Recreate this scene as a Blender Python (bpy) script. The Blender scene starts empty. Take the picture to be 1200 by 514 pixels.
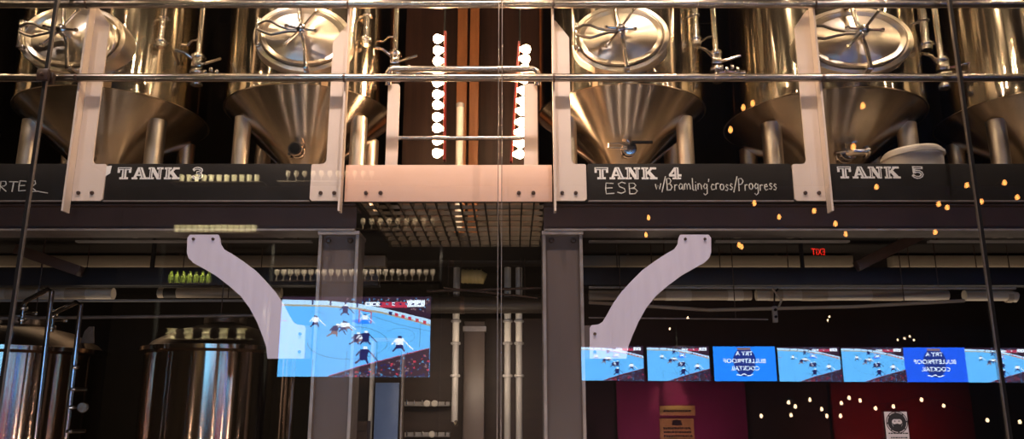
import bpy, bmesh, math, random
from mathutils import Vector, Matrix
random.seed(7)
sc = bpy.context.scene
COL = sc.collection
PI = math.pi
TH = math.radians(13.5); CT, ST = math.cos(TH), math.sin(TH)
F = 950.0; EYE = 1.6
GLASS_Y = 4.40

def P(px, py, Y):
    """point of the photograph at world depth Y"""
    u, v = (px - 600) / F, (257 - py) / F
    t = Y / (CT - v * ST)
    return Vector((u * t, Y, EYE + t * (ST + v * CT)))
def PX(px, py, Y): return P(px, py, Y).x
def PZ(py, Y): return P(600, py, Y).z
def R(px, py, Yr):
    """point in the bar room (behind the camera) that the glass wall mirrors to this pixel"""
    p = P(px, py, 2 * GLASS_Y - Yr)
    return Vector((p.x, Yr, p.z))

# ------------------------------------------------------------------ materials
MATS = {}
def mk(name, c, c2=None, scale=6.0, rough=0.5, metal=0.0, bump=0.0, stretch=(1, 1, 1), aniso=0.0, axis='Z', emit=None, strength=0.0, alpha=1.0, rvar=0.0, spec=None):
    m = bpy.data.materials.new(name); m.use_nodes = True
    nt = m.node_tree; N, L = nt.nodes, nt.links
    b = N['Principled BSDF']
    tc = N.new('ShaderNodeTexCoord'); mp = N.new('ShaderNodeMapping'); mp.inputs['Scale'].default_value = stretch
    L.new(tc.outputs['Object'], mp.inputs['Vector'])
    no = N.new('ShaderNodeTexNoise'); no.inputs['Scale'].default_value = scale; no.inputs['Detail'].default_value = 5
    L.new(mp.outputs['Vector'], no.inputs['Vector'])
    if c2 is None: c2 = tuple(x * 0.86 for x in c)
    r = N.new('ShaderNodeValToRGB')
    r.color_ramp.elements[0].position = 0.3; r.color_ramp.elements[1].position = 0.7
    r.color_ramp.elements[0].color = (*c2, 1); r.color_ramp.elements[1].color = (*c, 1)
    L.new(no.outputs['Fac'], r.inputs['Fac']); L.new(r.outputs['Color'], b.inputs['Base Color'])
    b.inputs['Roughness'].default_value = rough; b.inputs['Metallic'].default_value = metal
    if spec is not None: b.inputs['Specular IOR Level'].default_value = spec
    if rvar:
        mr = N.new('ShaderNodeMapRange'); mr.inputs['To Min'].default_value = rough - rvar; mr.inputs['To Max'].default_value = rough + rvar
        L.new(no.outputs['Fac'], mr.inputs['Value']); L.new(mr.outputs['Result'], b.inputs['Roughness'])
    if bump:
        bp = N.new('ShaderNodeBump'); bp.inputs['Strength'].default_value = bump; bp.inputs['Distance'].default_value = 0.02
        L.new(no.outputs['Fac'], bp.inputs['Height']); L.new(bp.outputs['Normal'], b.inputs['Normal'])
    if aniso:
        tg = N.new('ShaderNodeTangent'); tg.direction_type = 'RADIAL'; tg.axis = axis
        b.inputs['Anisotropic'].default_value = aniso; b.inputs['Anisotropic Rotation'].default_value = 0.25
        L.new(tg.outputs['Tangent'], b.inputs['Tangent'])
    if emit is not None:
        b.inputs['Emission Color'].default_value = (*emit, 1); b.inputs['Emission Strength'].default_value = strength
    if alpha < 1: b.inputs['Alpha'].default_value = alpha
    MATS[name] = m
    return m

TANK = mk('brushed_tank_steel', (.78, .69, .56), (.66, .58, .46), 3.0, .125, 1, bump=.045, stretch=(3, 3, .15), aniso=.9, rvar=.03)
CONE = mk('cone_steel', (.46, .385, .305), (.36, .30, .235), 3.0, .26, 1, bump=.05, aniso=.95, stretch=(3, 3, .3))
LID = mk('manway_steel', (.84, .75, .63), (.78, .69, .57), 5.0, .30, 1, aniso=.9, axis='Y')
CHROME = mk('polished_pipe_steel', (.78, .72, .66), (.7, .64, .58), 20, .17, 1)
RAIL = mk('rail_steel', (.46, .41, .37), (.38, .34, .31), 15, .25, 1, stretch=(.2, 1, 1))
WHITE = mk('white_painted_steel', (.82, .69, .60), (.76, .63, .54), 4, .42, 0, bump=.02)
BRACKET = mk('bare_bracket_steel', (.82, .77, .92), (.74, .69, .84), 5, .5, .15, bump=.02, stretch=(6, 1, .6))
PLATE = mk('pale_plate', (.88, .59, .45), (.84, .55, .41), 4, .4, 0, stretch=(1, 1, 4), bump=.02)
BOARD = mk('chalkboard_black', (.022, .019, .017), (.014, .012, .011), 5, .6, 0, bump=.05, spec=.2)
CHALK = mk('white_chalk', (.85, .84, .8), (.55, .54, .5), 60, .9)
LETTER = mk('sign_white', (.94, .91, .87), (.88, .85, .81), 12, .6)
BEAM = mk('brown_steel_paint', (.10, .060, .050), (.078, .047, .039), 5, .45, 0, bump=.03)
LEGM = mk('satin_leg_steel', (.86, .78, .68), (.78, .70, .60), 8, .34, 1, stretch=(1, 1, .2))
COLUMN = mk('grey_column_paint', (.135, .10, .09), (.10, .078, .07), 5, .4, 0, bump=.02, stretch=(1, 1, .3))
EDGE = mk('pale_edge_steel', (.42, .36, .33), (.30, .26, .24), 12, .4, .5)  # paler steel for flange edges, ledges and thin lines
BOLT = mk('dark_bolt', (.16, .11, .09), (.1, .07, .06), 30, .4, .8)
DARK = mk('dark_paint', (.018, .012, .010), (.012, .009, .008), 4, .6)
NAVY = mk('dark_navy_steel', (.018, .018, .026), (.012, .012, .018), 4, .5, .3)
BEIGE = mk('beige_fireproofing', (.46, .38, .29), (.38, .31, .23), 3, .7, bump=.05, stretch=(.5, 1, 1))
INSUL = mk('pipe_insulation', (.62, .55, .46), (.46, .40, .33), 4, .7, bump=.05, stretch=(.8, 1, 1))
PIPEGREY = mk('grey_pipe_paint', (.40, .38, .37), (.32, .30, .29), 6, .5)
PIPEWHITE = mk('white_pipe_paint', (.80, .76, .70), (.7, .66, .6), 6, .5)
BLACKRUB = mk('black_rubber', (.010, .009, .009), (.007, .007, .007), 20, .6, spec=.15)
WOOD = mk('dark_red_wood', (.085, .035, .02), (.05, .02, .012), 3, .5, bump=.1, stretch=(6, 6, .4))
ORANGEWOOD = mk('orange_timber', (.46, .17, .055), (.33, .12, .036), 3, .5, bump=.1, stretch=(6, 6, .4))
BROWNBOX = mk('brown_cabinet', (.045, .022, .015), (.032, .016, .011), 4, .55, stretch=(1, 1, 4))
CLAMP = mk('brown_clamp', (.035, .016, .011), (.025, .012, .008), 10, .4, .2)
GLOWBULB = mk('warm_bulb', (1, .8, .6), emit=(1, .64, .36), strength=60)
REDPAINT = mk('red_channel', (.32, .03, .02), (.22, .02, .015), 8, .4)
LOWTANK = mk('coppery_tank_steel', (.62, .46, .35), (.5, .37, .28), 3.0, .13, 1, bump=.05, stretch=(3, 3, .15), aniso=.9, rvar=.03)
WALL = mk('dark_wall', (.016, .010, .008), (.011, .007, .006), 2, .8)
FLOORM = mk('dark_floor', (.06, .045, .038), (.045, .034, .03), 3, .5)
CEIL = mk('dark_ceiling', (.025, .02, .018), (.018, .015, .013), 2, .9)
BARWALL = mk('bar_wall', (.05, .035, .03), (.035, .025, .02), 2, .7)
MAGENTA = mk('magenta_wall_paint', (.34, .026, .14), (.29, .022, .115), 2, .6)
REDWALL = mk('red_wall_paint', (.30, .010, .02), (.25, .008, .016), 2, .6)
GOLD = mk('gold_plaque', (.82, .62, .20), (.74, .54, .16), 10, .5, .0)
PAPER = mk('paper', (.66, .60, .60), (.60, .55, .55), 8, .7)
INK = mk('black_ink', (.02, .018, .018), (.014, .012, .012), 20, .7)
GLASSWARE = mk('pale_glassware', (.80, .78, .62), (.72, .70, .55), 14, .15, alpha=.75)
STEMWARE = mk('clear_stemware', (.80, .76, .70), (.7, .66, .6), 14, .12, alpha=.55)
GREENGLASS = mk('green_bottle_glass', (.25, .34, .06), (.18, .25, .04), 10, .15, alpha=.85)
LABELM = mk('bottle_label', (.8, .76, .5), (.7, .66, .42), 10, .6)
SHELF = mk('shelf_wood', (.06, .04, .03), (.045, .03, .02), 5, .5, stretch=(.3, 3, 3))
LIDWHITE = mk('white_plastic', (.74, .69, .63), (.68, .63, .57), 5, .45)
EDISON = mk('edison_bulb', (.9, .4, .1), emit=(1, .36, .08), strength=11)
EDISONPALE = mk('pale_edison_bulb', (.9, .7, .4), emit=(1, .68, .38), strength=14)
EXITRED = mk('exit_red', (.8, .02, .01), emit=(1, .02, .01), strength=7)
BLACKPLASTIC = mk('black_plastic', (.015, .015, .017), (.01, .01, .012), 10, .4)
COPPER = mk('copper_brush', (.75, .58, .26), (.6, .46, .18), 6, .5, .1, stretch=(8, 1, 1))
BLUEREFL = mk('blue_reflection_paint', (.16, .26, .52), (.12, .2, .42), 4, .4)  # blue reflection put into the door leaf's colour

def screen_mat(name, c, s=1.0):
    return mk(name, tuple(x * .1 for x in c), emit=c, strength=s)
TVK = 7.2
S_ICE = screen_mat('screen_ice', (.11, .44, .92), TVK)
S_BOARD = screen_mat('screen_boards', (.42, .66, .92), TVK)
S_YEL = screen_mat('screen_kickplate', (.60, .55, .40), TVK * .6)
S_DARK = screen_mat('screen_crowd', (.06, .03, .06), TVK * .5)
S_NAVY = screen_mat('screen_navy', (.02, .03, .20), TVK * .5)
S_RED = screen_mat('screen_red', (.75, .06, .12), TVK * .6)
S_LINE = screen_mat('screen_line', (.06, .22, .42), TVK)
S_WHITE = screen_mat('screen_white', (.75, .85, .98), TVK)
S_BLUE = screen_mat('screen_blue', (.015, .22, .95), TVK)
S_DEEP = screen_mat('screen_deep_blue', (.01, .03, .22), TVK)
S_BLUE2 = screen_mat('screen_royal_blue', (.015, .10, .80), TVK)
S_SKIN = screen_mat('screen_tan', (.35, .22, .25), TVK * .6)

def glass_mat():
    m = bpy.data.materials.new('clear_glass'); m.use_nodes = True
    N, L = m.node_tree.nodes, m.node_tree.links
    for n in list(N): N.remove(n)
    o = N.new('ShaderNodeOutputMaterial'); mix = N.new('ShaderNodeMixShader')
    tr = N.new('ShaderNodeBsdfTransparent'); gl = N.new('ShaderNodeBsdfGlossy')
    tr.inputs['Color'].default_value = (.985, .99, .985, 1)
    gl.inputs['Roughness'].default_value = 0.0
    fr = N.new('ShaderNodeFresnel'); geo = N.new('ShaderNodeNewGeometry'); mr = N.new('ShaderNodeMapRange')
    mr.inputs['To Min'].default_value = 1.85; mr.inputs['To Max'].default_value = 1 / 1.85
    L.new(geo.outputs['Backfacing'], mr.inputs['Value']); L.new(mr.outputs['Result'], fr.inputs['IOR'])
    no = N.new('ShaderNodeTexNoise'); no.inputs['Scale'].default_value = 1.5
    ma = N.new('ShaderNodeMath'); ma.operation = 'MULTIPLY_ADD'
    ma.inputs[1].default_value = 0.01; ma.inputs[2].default_value = 0.0
    ad = N.new('ShaderNodeMath'); ad.operation = 'ADD'
    L.new(no.outputs['Fac'], ma.inputs[0]); L.new(fr.outputs['Fac'], ad.inputs[0]); L.new(ma.outputs['Value'], ad.inputs[1])
    L.new(ad.outputs['Value'], mix.inputs['Fac']); L.new(tr.outputs['BSDF'], mix.inputs[1]); L.new(gl.outputs['BSDF'], mix.inputs[2])
    L.new(mix.outputs['Shader'], o.inputs['Surface'])
    return m
GLASS = glass_mat()

# ------------------------------------------------------------------ mesh helpers
class MB:
    def __init__(s): s.v = []; s.f = []; s.m = []
    def add(s, verts, faces, mi=0):
        b = len(s.v); s.v += [tuple(p) for p in verts]
        for f in faces: s.f.append(tuple(b + i for i in f)); s.m.append(mi)
        return s
    def box(s, c, d, mi=0, rot=None, bevel=0.0):
        bm = bmesh.new(); bmesh.ops.create_cube(bm, size=1)
        bmesh.ops.scale(bm, vec=d, verts=bm.verts)
        if bevel: bmesh.ops.bevel(bm, geom=bm.edges[:], offset=bevel, segments=2, affect='EDGES', profile=.5)
        M = Matrix.Translation(c) @ (rot.to_4x4() if rot is not None else Matrix())
        bm.verts.ensure_lookup_table(); bm.verts.index_update()
        s.add([M @ v.co for v in bm.verts], [[v.index for v in f.verts] for f in bm.faces], mi); bm.free(); return s
    def bx(s, a, b, mi=0, bevel=0.0):
        a, b = Vector(a), Vector(b)
        return s.box((a + b) / 2, [abs(q) for q in (b - a)], mi, None, bevel)
    def tube(s, pts, r, n=12, mi=0, closed=False, caps=True):
        pts = [Vector(p) for p in pts]; k = len(pts)
        rs = r if isinstance(r, (list, tuple)) else [r] * k
        tans = []
        for i in range(k):
            a = pts[(i - 1) % k] if (closed or i > 0) else pts[i]
            b = pts[(i + 1) % k] if (closed or i < k - 1) else pts[i]
            tans.append((b - a).normalized())
        up = Vector((0, 0, 1)) if abs(tans[0].z) < .9 else Vector((1, 0, 0))
        nrm = tans[0].cross(up).normalized(); vs = []
        for i in range(k):
            nrm = (nrm - tans[i] * nrm.dot(tans[i])).normalized(); bi = tans[i].cross(nrm)
            for j in range(n):
                a = 2 * PI * j / n; vs.append(pts[i] + (nrm * math.cos(a) + bi * math.sin(a)) * rs[i])
        fs = []
        for i in range(k if closed else k - 1):
            i2 = (i + 1) % k
            for j in range(n):
                j2 = (j + 1) % n; fs.append((i * n + j, i * n + j2, i2 * n + j2, i2 * n + j))
        if caps and not closed:
            fs.append(tuple(reversed(range(n)))); fs.append(tuple((k - 1) * n + j for j in range(n)))
        return s.add(vs, fs, mi)
    def lathe(s, prof, n=32, M=None, mi=0, sx=1.0, sy=1.0):
        """profile of (radius, z) turned about z; M places it"""
        M = M or Matrix(); vs = []; fs = []
        for (r, z) in prof:
            for j in range(n):
                a = 2 * PI * j / n; vs.append(M @ Vector((r * sx * math.cos(a), r * sy * math.sin(a), z)))
        for i in range(len(prof) - 1):
            for j in range(n):
                j2 = (j + 1) % n; fs.append((i * n + j, i * n + j2, (i + 1) * n + j2, (i + 1) * n + j))
        if prof[0][0] > 1e-5: fs.append(tuple(reversed(range(n))))
        if prof[-1][0] > 1e-5: fs.append(tuple((len(prof) - 1) * n + j for j in range(n)))
        return s.add(vs, fs, mi)
    def oval(s, rings, n=48, mi=0, cap=True):
        """rings of (half width, half height, y) about the -Y direction"""
        vs = []; fs = []
        for (a, b, y) in rings:
            for j in range(n):
                t = 2 * PI * j / n; vs.append((a * math.cos(t), y, b * math.sin(t)))
        for i in range(len(rings) - 1):
            for j in range(n):
                j2 = (j + 1) % n; fs.append((i * n + j, i * n + j2, (i + 1) * n + j2, (i + 1) * n + j))
        if cap: fs.append(tuple((len(rings) - 1) * n + j for j in range(n)))
        return s.add(vs, fs, mi)
    def prism(s, poly, y0, y1, mi=0):
        """polygon in XZ pushed from y0 to y1"""
        n = len(poly); vs = [(x, y0, z) for x, z in poly] + [(x, y1, z) for x, z in poly]
        fs = [tuple(range(n)), tuple(reversed(range(n, 2 * n)))]
        fs += [(i, n + i, n + (i + 1) % n, (i + 1) % n) for i in range(n)]
        return s.add(vs, fs, mi)
    def ribbon(s, pts, w, y0, y1, mi=0):
        """flat stroke of width w in the XZ plane"""
        for (a, b) in zip(pts[:-1], pts[1:]):
            a, b = Vector(a), Vector(b); d = b - a
            if d.length < 1e-6: continue
            d.normalize(); q = Vector((-d.y, d.x)) * w / 2; e = d * w * .35
            s.prism([tuple(a - e + q), tuple(b + e + q), tuple(b + e - q), tuple(a - e - q)], y0, y1, mi)
        return s
    def build(s, name, mats, parent=None, origin=None, recalc=True):
        me = bpy.data.meshes.new(name)
        if not isinstance(mats, (list, tuple)): mats = [mats]
        if parent is not None:
            off = Vector((0, 0, 0)); p = parent
            while p is not None: off += p.location; p = p.parent
        elif origin is not None: off = Vector(origin)
        else:
            xs = [v[0] for v in s.v]; ys = [v[1] for v in s.v]; zs = [v[2] for v in s.v]
            off = Vector(((min(xs) + max(xs)) / 2, (min(ys) + max(ys)) / 2, min(zs)))
        me.from_pydata([Vector(v) - off for v in s.v], [], s.f)
        for m in mats: me.materials.append(m)
        me.polygons.foreach_set('material_index', s.m)
        if recalc:
            bm = bmesh.new(); bm.from_mesh(me); bmesh.ops.recalc_face_normals(bm, faces=bm.faces[:]); bm.to_mesh(me); bm.free()
        me.polygons.foreach_set('use_smooth', [True] * len(me.polygons))
        me.set_sharp_from_angle(angle=math.radians(34))
        o = bpy.data.objects.new(name, me); COL.objects.link(o)
        if parent is not None: o.parent = parent
        else: o.location = off
        return o

def tag(o, label, cat, group=None, kind=None):
    if label: o['label'] = label
    if cat: o['category'] = cat
    if group: o['group'] = group
    if kind: o['kind'] = kind
    return o
def thing(name, loc, label, cat, group=None):
    o = bpy.data.objects.new(name, None); COL.objects.link(o)
    o.location = loc; o.empty_display_size = .1
    return tag(o, label, cat, group)
def struct(o, label=None):
    o['kind'] = 'structure'
    if label: o['label'] = label
    return o
def copy_tree(o, parent=None):
    c = o.copy(); COL.objects.link(c); c.parent = parent
    for ch in list(o.children): copy_tree(ch, c)
    return c
def frame(pt, axis):
    """matrix whose local z runs along axis at pt"""
    z = Vector(axis).normalized(); x = z.orthogonal().normalized(); y = z.cross(x)
    M = Matrix((x, y, z)).transposed().to_4x4(); M.translation = Vector(pt); return M
def clampring(m, pt, axis, r, w=.012, mi=0):
    m.lathe([(r, -w), (r * 1.35, -w), (r * 1.5, -w * .4), (r * 1.5, w * .4), (r * 1.35, w), (r, w)], 18, frame(pt, axis), mi)
    x = Vector(axis).orthogonal().normalized()
    m.box(Vector(pt) + x * r * 1.6, (r * .5, r * .5, r * .5), mi)
def bolt_at(name, pt, parent, r=.013, axis=(0, -1, 0), mat=None):
    m = MB(); m.lathe([(r, 0), (r, .006), (r * .75, .012), (0, .013)], 10, frame(pt, axis))
    return m.build(name, mat or BOLT, parent)
def text_mesh(txt, size, bold=.012):
    cu = bpy.data.curves.new('t', 'FONT'); cu.body = txt; cu.size = size; cu.align_x = 'CENTER'
    cu.resolution_u = 3; cu.offset = size * bold
    o = bpy.data.objects.new('t', cu); COL.objects.link(o)
    me = bpy.data.meshes.new_from_object(o)
    vs = [v.co.copy() for v in me.vertices]; fs = [tuple(p.vertices) for p in me.polygons]
    bpy.data.objects.remove(o); bpy.data.curves.remove(cu); bpy.data.meshes.remove(me)
    return vs, fs

# ------------------------------------------------------------------ room shell
def slab(name, a, b, mat, label=None): return struct(MB().bx(a, b).build(name, mat), label)
slab('floor', (-8, -7.6, -.1), (11, 9.2, 0), FLOORM)
slab('wall_back', (-8, 9.0, 0), (11, 9.2, 6.2), WALL)
slab('wall_left', (-8.2, -7.6, 0), (-8, 9.2, 6.2), WALL)
slab('wall_right', (11, -7.6, 0), (11.2, 9.2, 6.2), WALL)
slab('wall_front', (-8, -7.6, 0), (11, -7.4, 6.2), BARWALL)
slab('ceiling', (-8.2, -7.6, 6.2), (11.2, 9.2, 6.3), CEIL)
DECK = 3.0
slab('floor_mezzanine', (-8, 4.86, 2.90), (-.98, 8.98, DECK), DARK)
slab('floor_mezzanine.001', (.24, 4.86, 2.90), (11, 8.98, DECK), DARK)
slab('floor_mezzanine.002', (-.98, 6.35, 2.90), (.24, 8.98, DECK), DARK)
slab('floor_mezzanine.003', (-8, 4.6135, 2.812), (-.99, 4.86, DECK), DARK)
slab('floor_mezzanine.004', (.245, 4.6135, 2.812), (11, 4.86, DECK), DARK)
slab('floor_mezzanine.005', (-.985, 4.6135, 2.90), (.24, 4.95, 2.94), DARK)
DECKBOUNCE = mk('deck_bounce_plate', (.42, .35, .28), (.34, .28, .22), 4, .45, .3, bump=.05)  # lighter unseen deck top, added to bounce light onto the cones
slab('floor_mezzanine.006', (-8, 4.87, DECK), (-.99, 8.9, DECK + .004), DECKBOUNCE)
slab('floor_mezzanine.007', (.245, 4.87, DECK), (11, 8.9, DECK + .004), DECKBOUNCE)
# upper back wall of wood behind the walkway
slab('wall_walkway', (-.98, 6.9, DECK), (.24, 6.96, 6.2), WOOD)

# ------------------------------------------------------------------ the glass wall
JX = [-5.39, -2.715, -.068, 2.61, 5.3]
for i in range(4):
    a, b = JX[i] + .006, JX[i + 1] - .006
    w = MB().bx((a, GLASS_Y - .006, .02), (b, GLASS_Y + .006, 5.2)).build('window_%d' % (i + 1), GLASS)
    struct(w, ['glass wall pane left of the left dark joint', 'glass wall pane between the left dark joint and the central joint', 'glass wall pane between the central joint and the right dark joint', 'glass wall pane right of the right dark joint'][i])
m = MB()
for x in JX: pass
def joint(name, x, label, w, mats, fn):
    root = thing(name, (x, GLASS_Y, .02), label, 'glass joint')
    for (nm, x0, x1, y0, y1, mt) in fn:
        MB().bx((x + x0, GLASS_Y + y0, .02), (x + x1, GLASS_Y + y1, 5.2)).build(nm, mt, root)
    return root
GEDGE = mk('glass_edge', (.36, .31, .27), (.28, .24, .21), 30, .25, .6)
joint('glass_joint', JX[1], 'dark upright glass joint leaning at far left, through the brown clamp', 0, None,
      [('seal', -.009, .0075, -.012, .012, BLACKRUB), ('edge_strip', .0075, .0105, -.009, .009, GEDGE)])
joint('glass_joint', JX[2], 'thin pale double line joint in the middle of the glass wall', 0, None,
      [('edge_strip', -.012, -.008, -.008, .008, GEDGE), ('edge_strip', .008, .012, -.008, .008, GEDGE)])
joint('glass_joint', JX[3], 'dark upright glass joint at the right, crossing the tank 5 chalkboard', 0, None,
      [('seal', -.0075, .009, -.012, .012, BLACKRUB), ('edge_strip', -.0105, -.0075, -.009, .009, GEDGE)])
# clamp
root = thing('glass_clamp', P(50, 96, 4.40), 'brown square clamp gripping the left glass joint at the lower rail', 'clamp')
c = P(50, 90, GLASS_Y)
MB().box((JX[1], GLASS_Y - .028, c.z), (.066, .03, .07), bevel=.005).build('jaw', CLAMP, root)
MB().box((JX[1], GLASS_Y + .028, c.z), (.066, .03, .07), bevel=.005).build('jaw', CLAMP, root)
bolt_at('bolt', (JX[1], GLASS_Y - .043, c.z), root, .01)

# ------------------------------------------------------------------ guard rails and posts
RY = 4.505
POSTS = [(-2.594, 1), (-1.0, -1), (.25, 1), (1.85, -1)]
def rail(py, label):
    z = PZ(py, RY)
    root = thing('guard_rail', (0, RY, z), label, 'rail')
    MB().tube([(-5.0, RY, z), (5.0, RY, z)], .0245, 20).build('tube', RAIL, root)
    for (x, sd) in POSTS:
        q = MB(); q.tube([(x - .006, RY, z), (x + .006, RY, z)], .0275, 16); q.build('collar', BOLT, root)
rail(91, 'long steel tube rail crossing in front of the tanks just above the cones')
rail(5, 'long steel tube rail along the top edge, crossing above the round tank doors')
FY0, FY1 = 4.532, 4.60
for i, (x, sd) in enumerate(POSTS):
    lab = ['pale steel guard post left of the tank 3 sign', 'pale steel guard post between tank 3 and the lit bulb strips', 'pale steel guard post left of the tank 4 sign, below a slanted top', 'pale steel guard post between the tank 4 and tank 5 signs'][i]
    zb = PZ(248, 4.56); root = thing('guard_post', (x, FY1, zb), lab, 'post')
    MB().bx((x - .006, FY0, zb), (x + .006, FY1, 5.2)).build('web_fin', WHITE, root)
    dy = (-19, 0, -4, -16)[i]; zt, zs = PZ(28 + dy, 4.6), PZ(48 + dy, 4.6); z0, z1 = PZ(235, 4.6), PZ(192, 4.6)
    w, fw = .095, .182
    pts = [(0, z0 + .0), (0, zt), (.012, zt), (w, zs), (w, z1 + .03)]
    for k in range(1, 6):
        a = k / 5 * PI / 2; pts.append((w + .03 * (1 - math.cos(a)), z1 + .03 - .03 * math.sin(a)))
    pts += [(fw - .008, z1), (fw, z1 - .008), (fw, z0 + .012), (fw - .012, z0)]
    MB().prism([(x + sd * (px_ + .007), z) for px_, z in pts], 4.60, 4.612).build('flange_plate', WHITE, root)
    for k in (.045, .125):
        bolt_at('bolt', (x + sd * k, 4.60, PZ(226, 4.6)), root, .012)

# pale plate of the middle bay
za, zb = PZ(236, 4.6), PZ(193, 4.6)
root = thing('kick_plate', (-.375, 4.6, za), 'wide pale pink steel kick plate below the two lit bulb strips', 'plate')
MB().bx((-.985, 4.60, za), (.237, 4.612, zb), bevel=.003).build('plate', PLATE, root)
for px_ in (429, 446, 608, 625): bolt_at('bolt', P(px_, 226, 4.60), root, .0125)

# ------------------------------------------------------------------ chalkboards with writing
SLAB = {
 'T': [[(0, .78), (0, 1), (.9, 1), (.9, .78)], [(0, .55), (0, .8), (.15, .8), (.15, .55)], [(.75, .55), (.75, .8), (.9, .8), (.9, .55)], [(.31, 0), (.31, .9), (.59, .9), (.59, 0)], [(.17, 0), (.17, .17), (.73, .17), (.73, 0)]],
 'A': [[(.1, .1), (.36, 1), (.54, 1), (.26, .1)], [(.36, 1), (.64, 1), (.95, .1), (.64, .1)], [(.26, .28), (.3, .42), (.72, .42), (.72, .28)], [(0, 0), (0, .16), (.38, .16), (.38, 0)], [(.54, 0), (.54, .16), (1.04, .16), (1.04, 0)]],
 'N': [[(.1, 0), (.1, 1), (.28, 1), (.28, 0)], [(.68, 0), (.68, 1), (.86, 1), (.86, 0)], [(.1, 1), (.36, 1), (.86, 0), (.6, 0)], [(0, .84), (0, 1), (.36, 1), (.36, .84)], [(0, 0), (0, .16), (.4, .16), (.4, 0)], [(.56, .84), (.56, 1), (.98, 1), (.98, .84)]],
 'K': [[(.1, 0), (.1, 1), (.36, 1), (.36, 0)], [(0, .84), (0, 1), (.46, 1), (.46, .84)], [(0, 0), (0, .16), (.46, .16), (.46, 0)], [(.34, .36), (.34, .58), (.64, 1), (.84, 1)], [(.56, .84), (.56, 1), (.98, 1), (.98, .84)], [(.38, .52), (.56, .68), (.96, .1), (.66, .1)], [(.54, 0), (.54, .16), (1.04, .16), (1.04, 0)]],
 '4': [[(.36, 0), (.36, 1), (.64, 1), (.64, 0)], [(0, .24), (0, .42), (.82, .42), (.82, .24)], [(0, .42), (.18, .42), (.56, 1), (.36, 1)], [(.22, 0), (.22, .15), (.78, .15), (.78, 0)]],
}
def arc(cx, cy, rx, ry, a0, a1, n=9):
    return [(cx + rx * math.cos(math.radians(a0 + (a1 - a0) * i / n)), cy + ry * math.sin(math.radians(a0 + (a1 - a0) * i / n))) for i in range(n + 1)]
DIG = {'3': [arc(.37, .74, .26, .18, 160, -90), arc(.37, .30, .28, .22, 90, -160)],
       '5': [[(.68, .9), (.16, .9)], [(.16, .95), (.16, .5)], arc(.36, .34, .3, .26, 125, -160)]}
INLINE = {'T': [[(.45, .1), (.45, .9)], [(.08, .9), (.82, .9)]], 'A': [[(.52, .92), (.78, .12)]], 'N': [[(.19, .1), (.19, .9)], [(.77, .1), (.77, .9)]], 'K': [[(.23, .1), (.23, .9)]], '3': [arc(.37, .74, .26, .18, 130, -90), arc(.37, .30, .28, .22, 90, -130)], '4': [[(.5, .1), (.5, .9)]], '5': [[(.6, .9), (.16, .9)], arc(.36, .34, .3, .26, 115, -140)]}
def slab_text(m, s, x, z, h, w, y):
    k = 0
    for ch in s:
        if ch == ' ': x += w * .75; continue
        for poly in SLAB.get(ch, []): k += 1; m.prism([(x + a * w, z + b * h) for a, b in poly], y - .003 - .00015 * (k % 8), y, 0)
        for st in DIG.get(ch, []):
            q = [(x + a * w, z + b * h) for a, b in st]
            for i in range(len(q) - 1): k += 1; m.ribbon(q[i:i + 2], .22 * h, y - .003 - .00015 * (k % 8), y, 0)
        for st in INLINE.get(ch, []): m.ribbon([(x + a * w, z + b * h) for a, b in st], .055 * h, y - .0056, y - .0042, 1)
        x += w * (.98 if ch == 'T' else 1.07)
    return x
HW = {  # hand strokes on a unit line; (advance, strokes)
 'E': (.72, [[(.55, .95), (.08, 1), (.05, .5), (.08, 0), (.58, .05)], [(.06, .52), (.48, .55)]]),
 'S': (.7, [[(.58, .9), (.35, 1.02), (.12, .85), (.2, .6), (.5, .42), (.55, .15), (.3, -.02), (.05, .1)]]),
 'B': (.75, [[(.12, 0), (.1, 1), (.4, 1), (.52, .8), (.4, .58), (.14, .52), (.45, .5), (.6, .28), (.45, .02), (.1, 0)]]),
 'P': (.62, [[(.12, -.05), (.12, 1), (.4, 1.02), (.56, .8), (.42, .55), (.12, .48)]]),
 'O': (.8, [arc(.36, .5, .33, .5, 100, 460, 14)]),
 'R': (.72, [[(.1, 0), (.1, 1), (.45, .98), (.52, .7), (.38, .52), (.12, .5), (.6, 0)]]),
 'T': (.7, [[(0, 1), (.65, .97)], [(.33, .98), (.3, 0)]]),
 'w': (.62, [[(.02, .5), (.12, .05), (.27, .4), (.4, .05), (.55, .55)]]),
 '/': (.4, [[(.0, -.25), (.4, 1.1)]]),
 'r': (.42, [[(.08, 0), (.1, .5), (.1, .35), (.22, .5), (.36, .46)]]),
 'a': (.55, [[(.42, .42), (.25, .52), (.08, .3), (.15, .04), (.32, .08), (.42, .45), (.44, .04), (.52, 0)]]),
 'm': (.75, [[(.06, 0), (.08, .5), (.08, .35), (.2, .5), (.3, .38), (.32, 0), (.34, .35), (.48, .5), (.58, .36), (.62, 0)]]),
 'l': (.28, [[(.1, 1.05), (.1, .1), (.2, 0)]]),
 'i': (.26, [[(.1, .5), (.1, 0), (.18, 0)], [(.1, .68), (.12, .73)]]),
 'n': (.52, [[(.06, 0), (.08, .5), (.08, .35), (.22, .5), (.36, .38), (.4, 0)]]),
 'g': (.52, [[(.4, .42), (.22, .52), (.08, .28), (.2, .06), (.38, .2), (.42, .48), (.4, -.3), (.2, -.45), (.05, -.3)]]),
 "'": (.2, [[(.1, 1.0), (.06, .75)]]),
 'c': (.46, [[(.4, .42), (.22, .52), (.08, .28), (.16, .02), (.4, .08)]]),
 'o': (.5, [arc(.24, .26, .18, .25, 90, 450, 10)]),
 's': (.42, [[(.34, .44), (.2, .52), (.1, .38), (.32, .18), (.22, 0), (.04, .06)]]),
 'e': (.48, [[(.08, .28), (.38, .32), (.3, .5), (.14, .46), (.08, .2), (.2, 0), (.4, .08)]]),
 ' ': (.5, [])}
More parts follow.
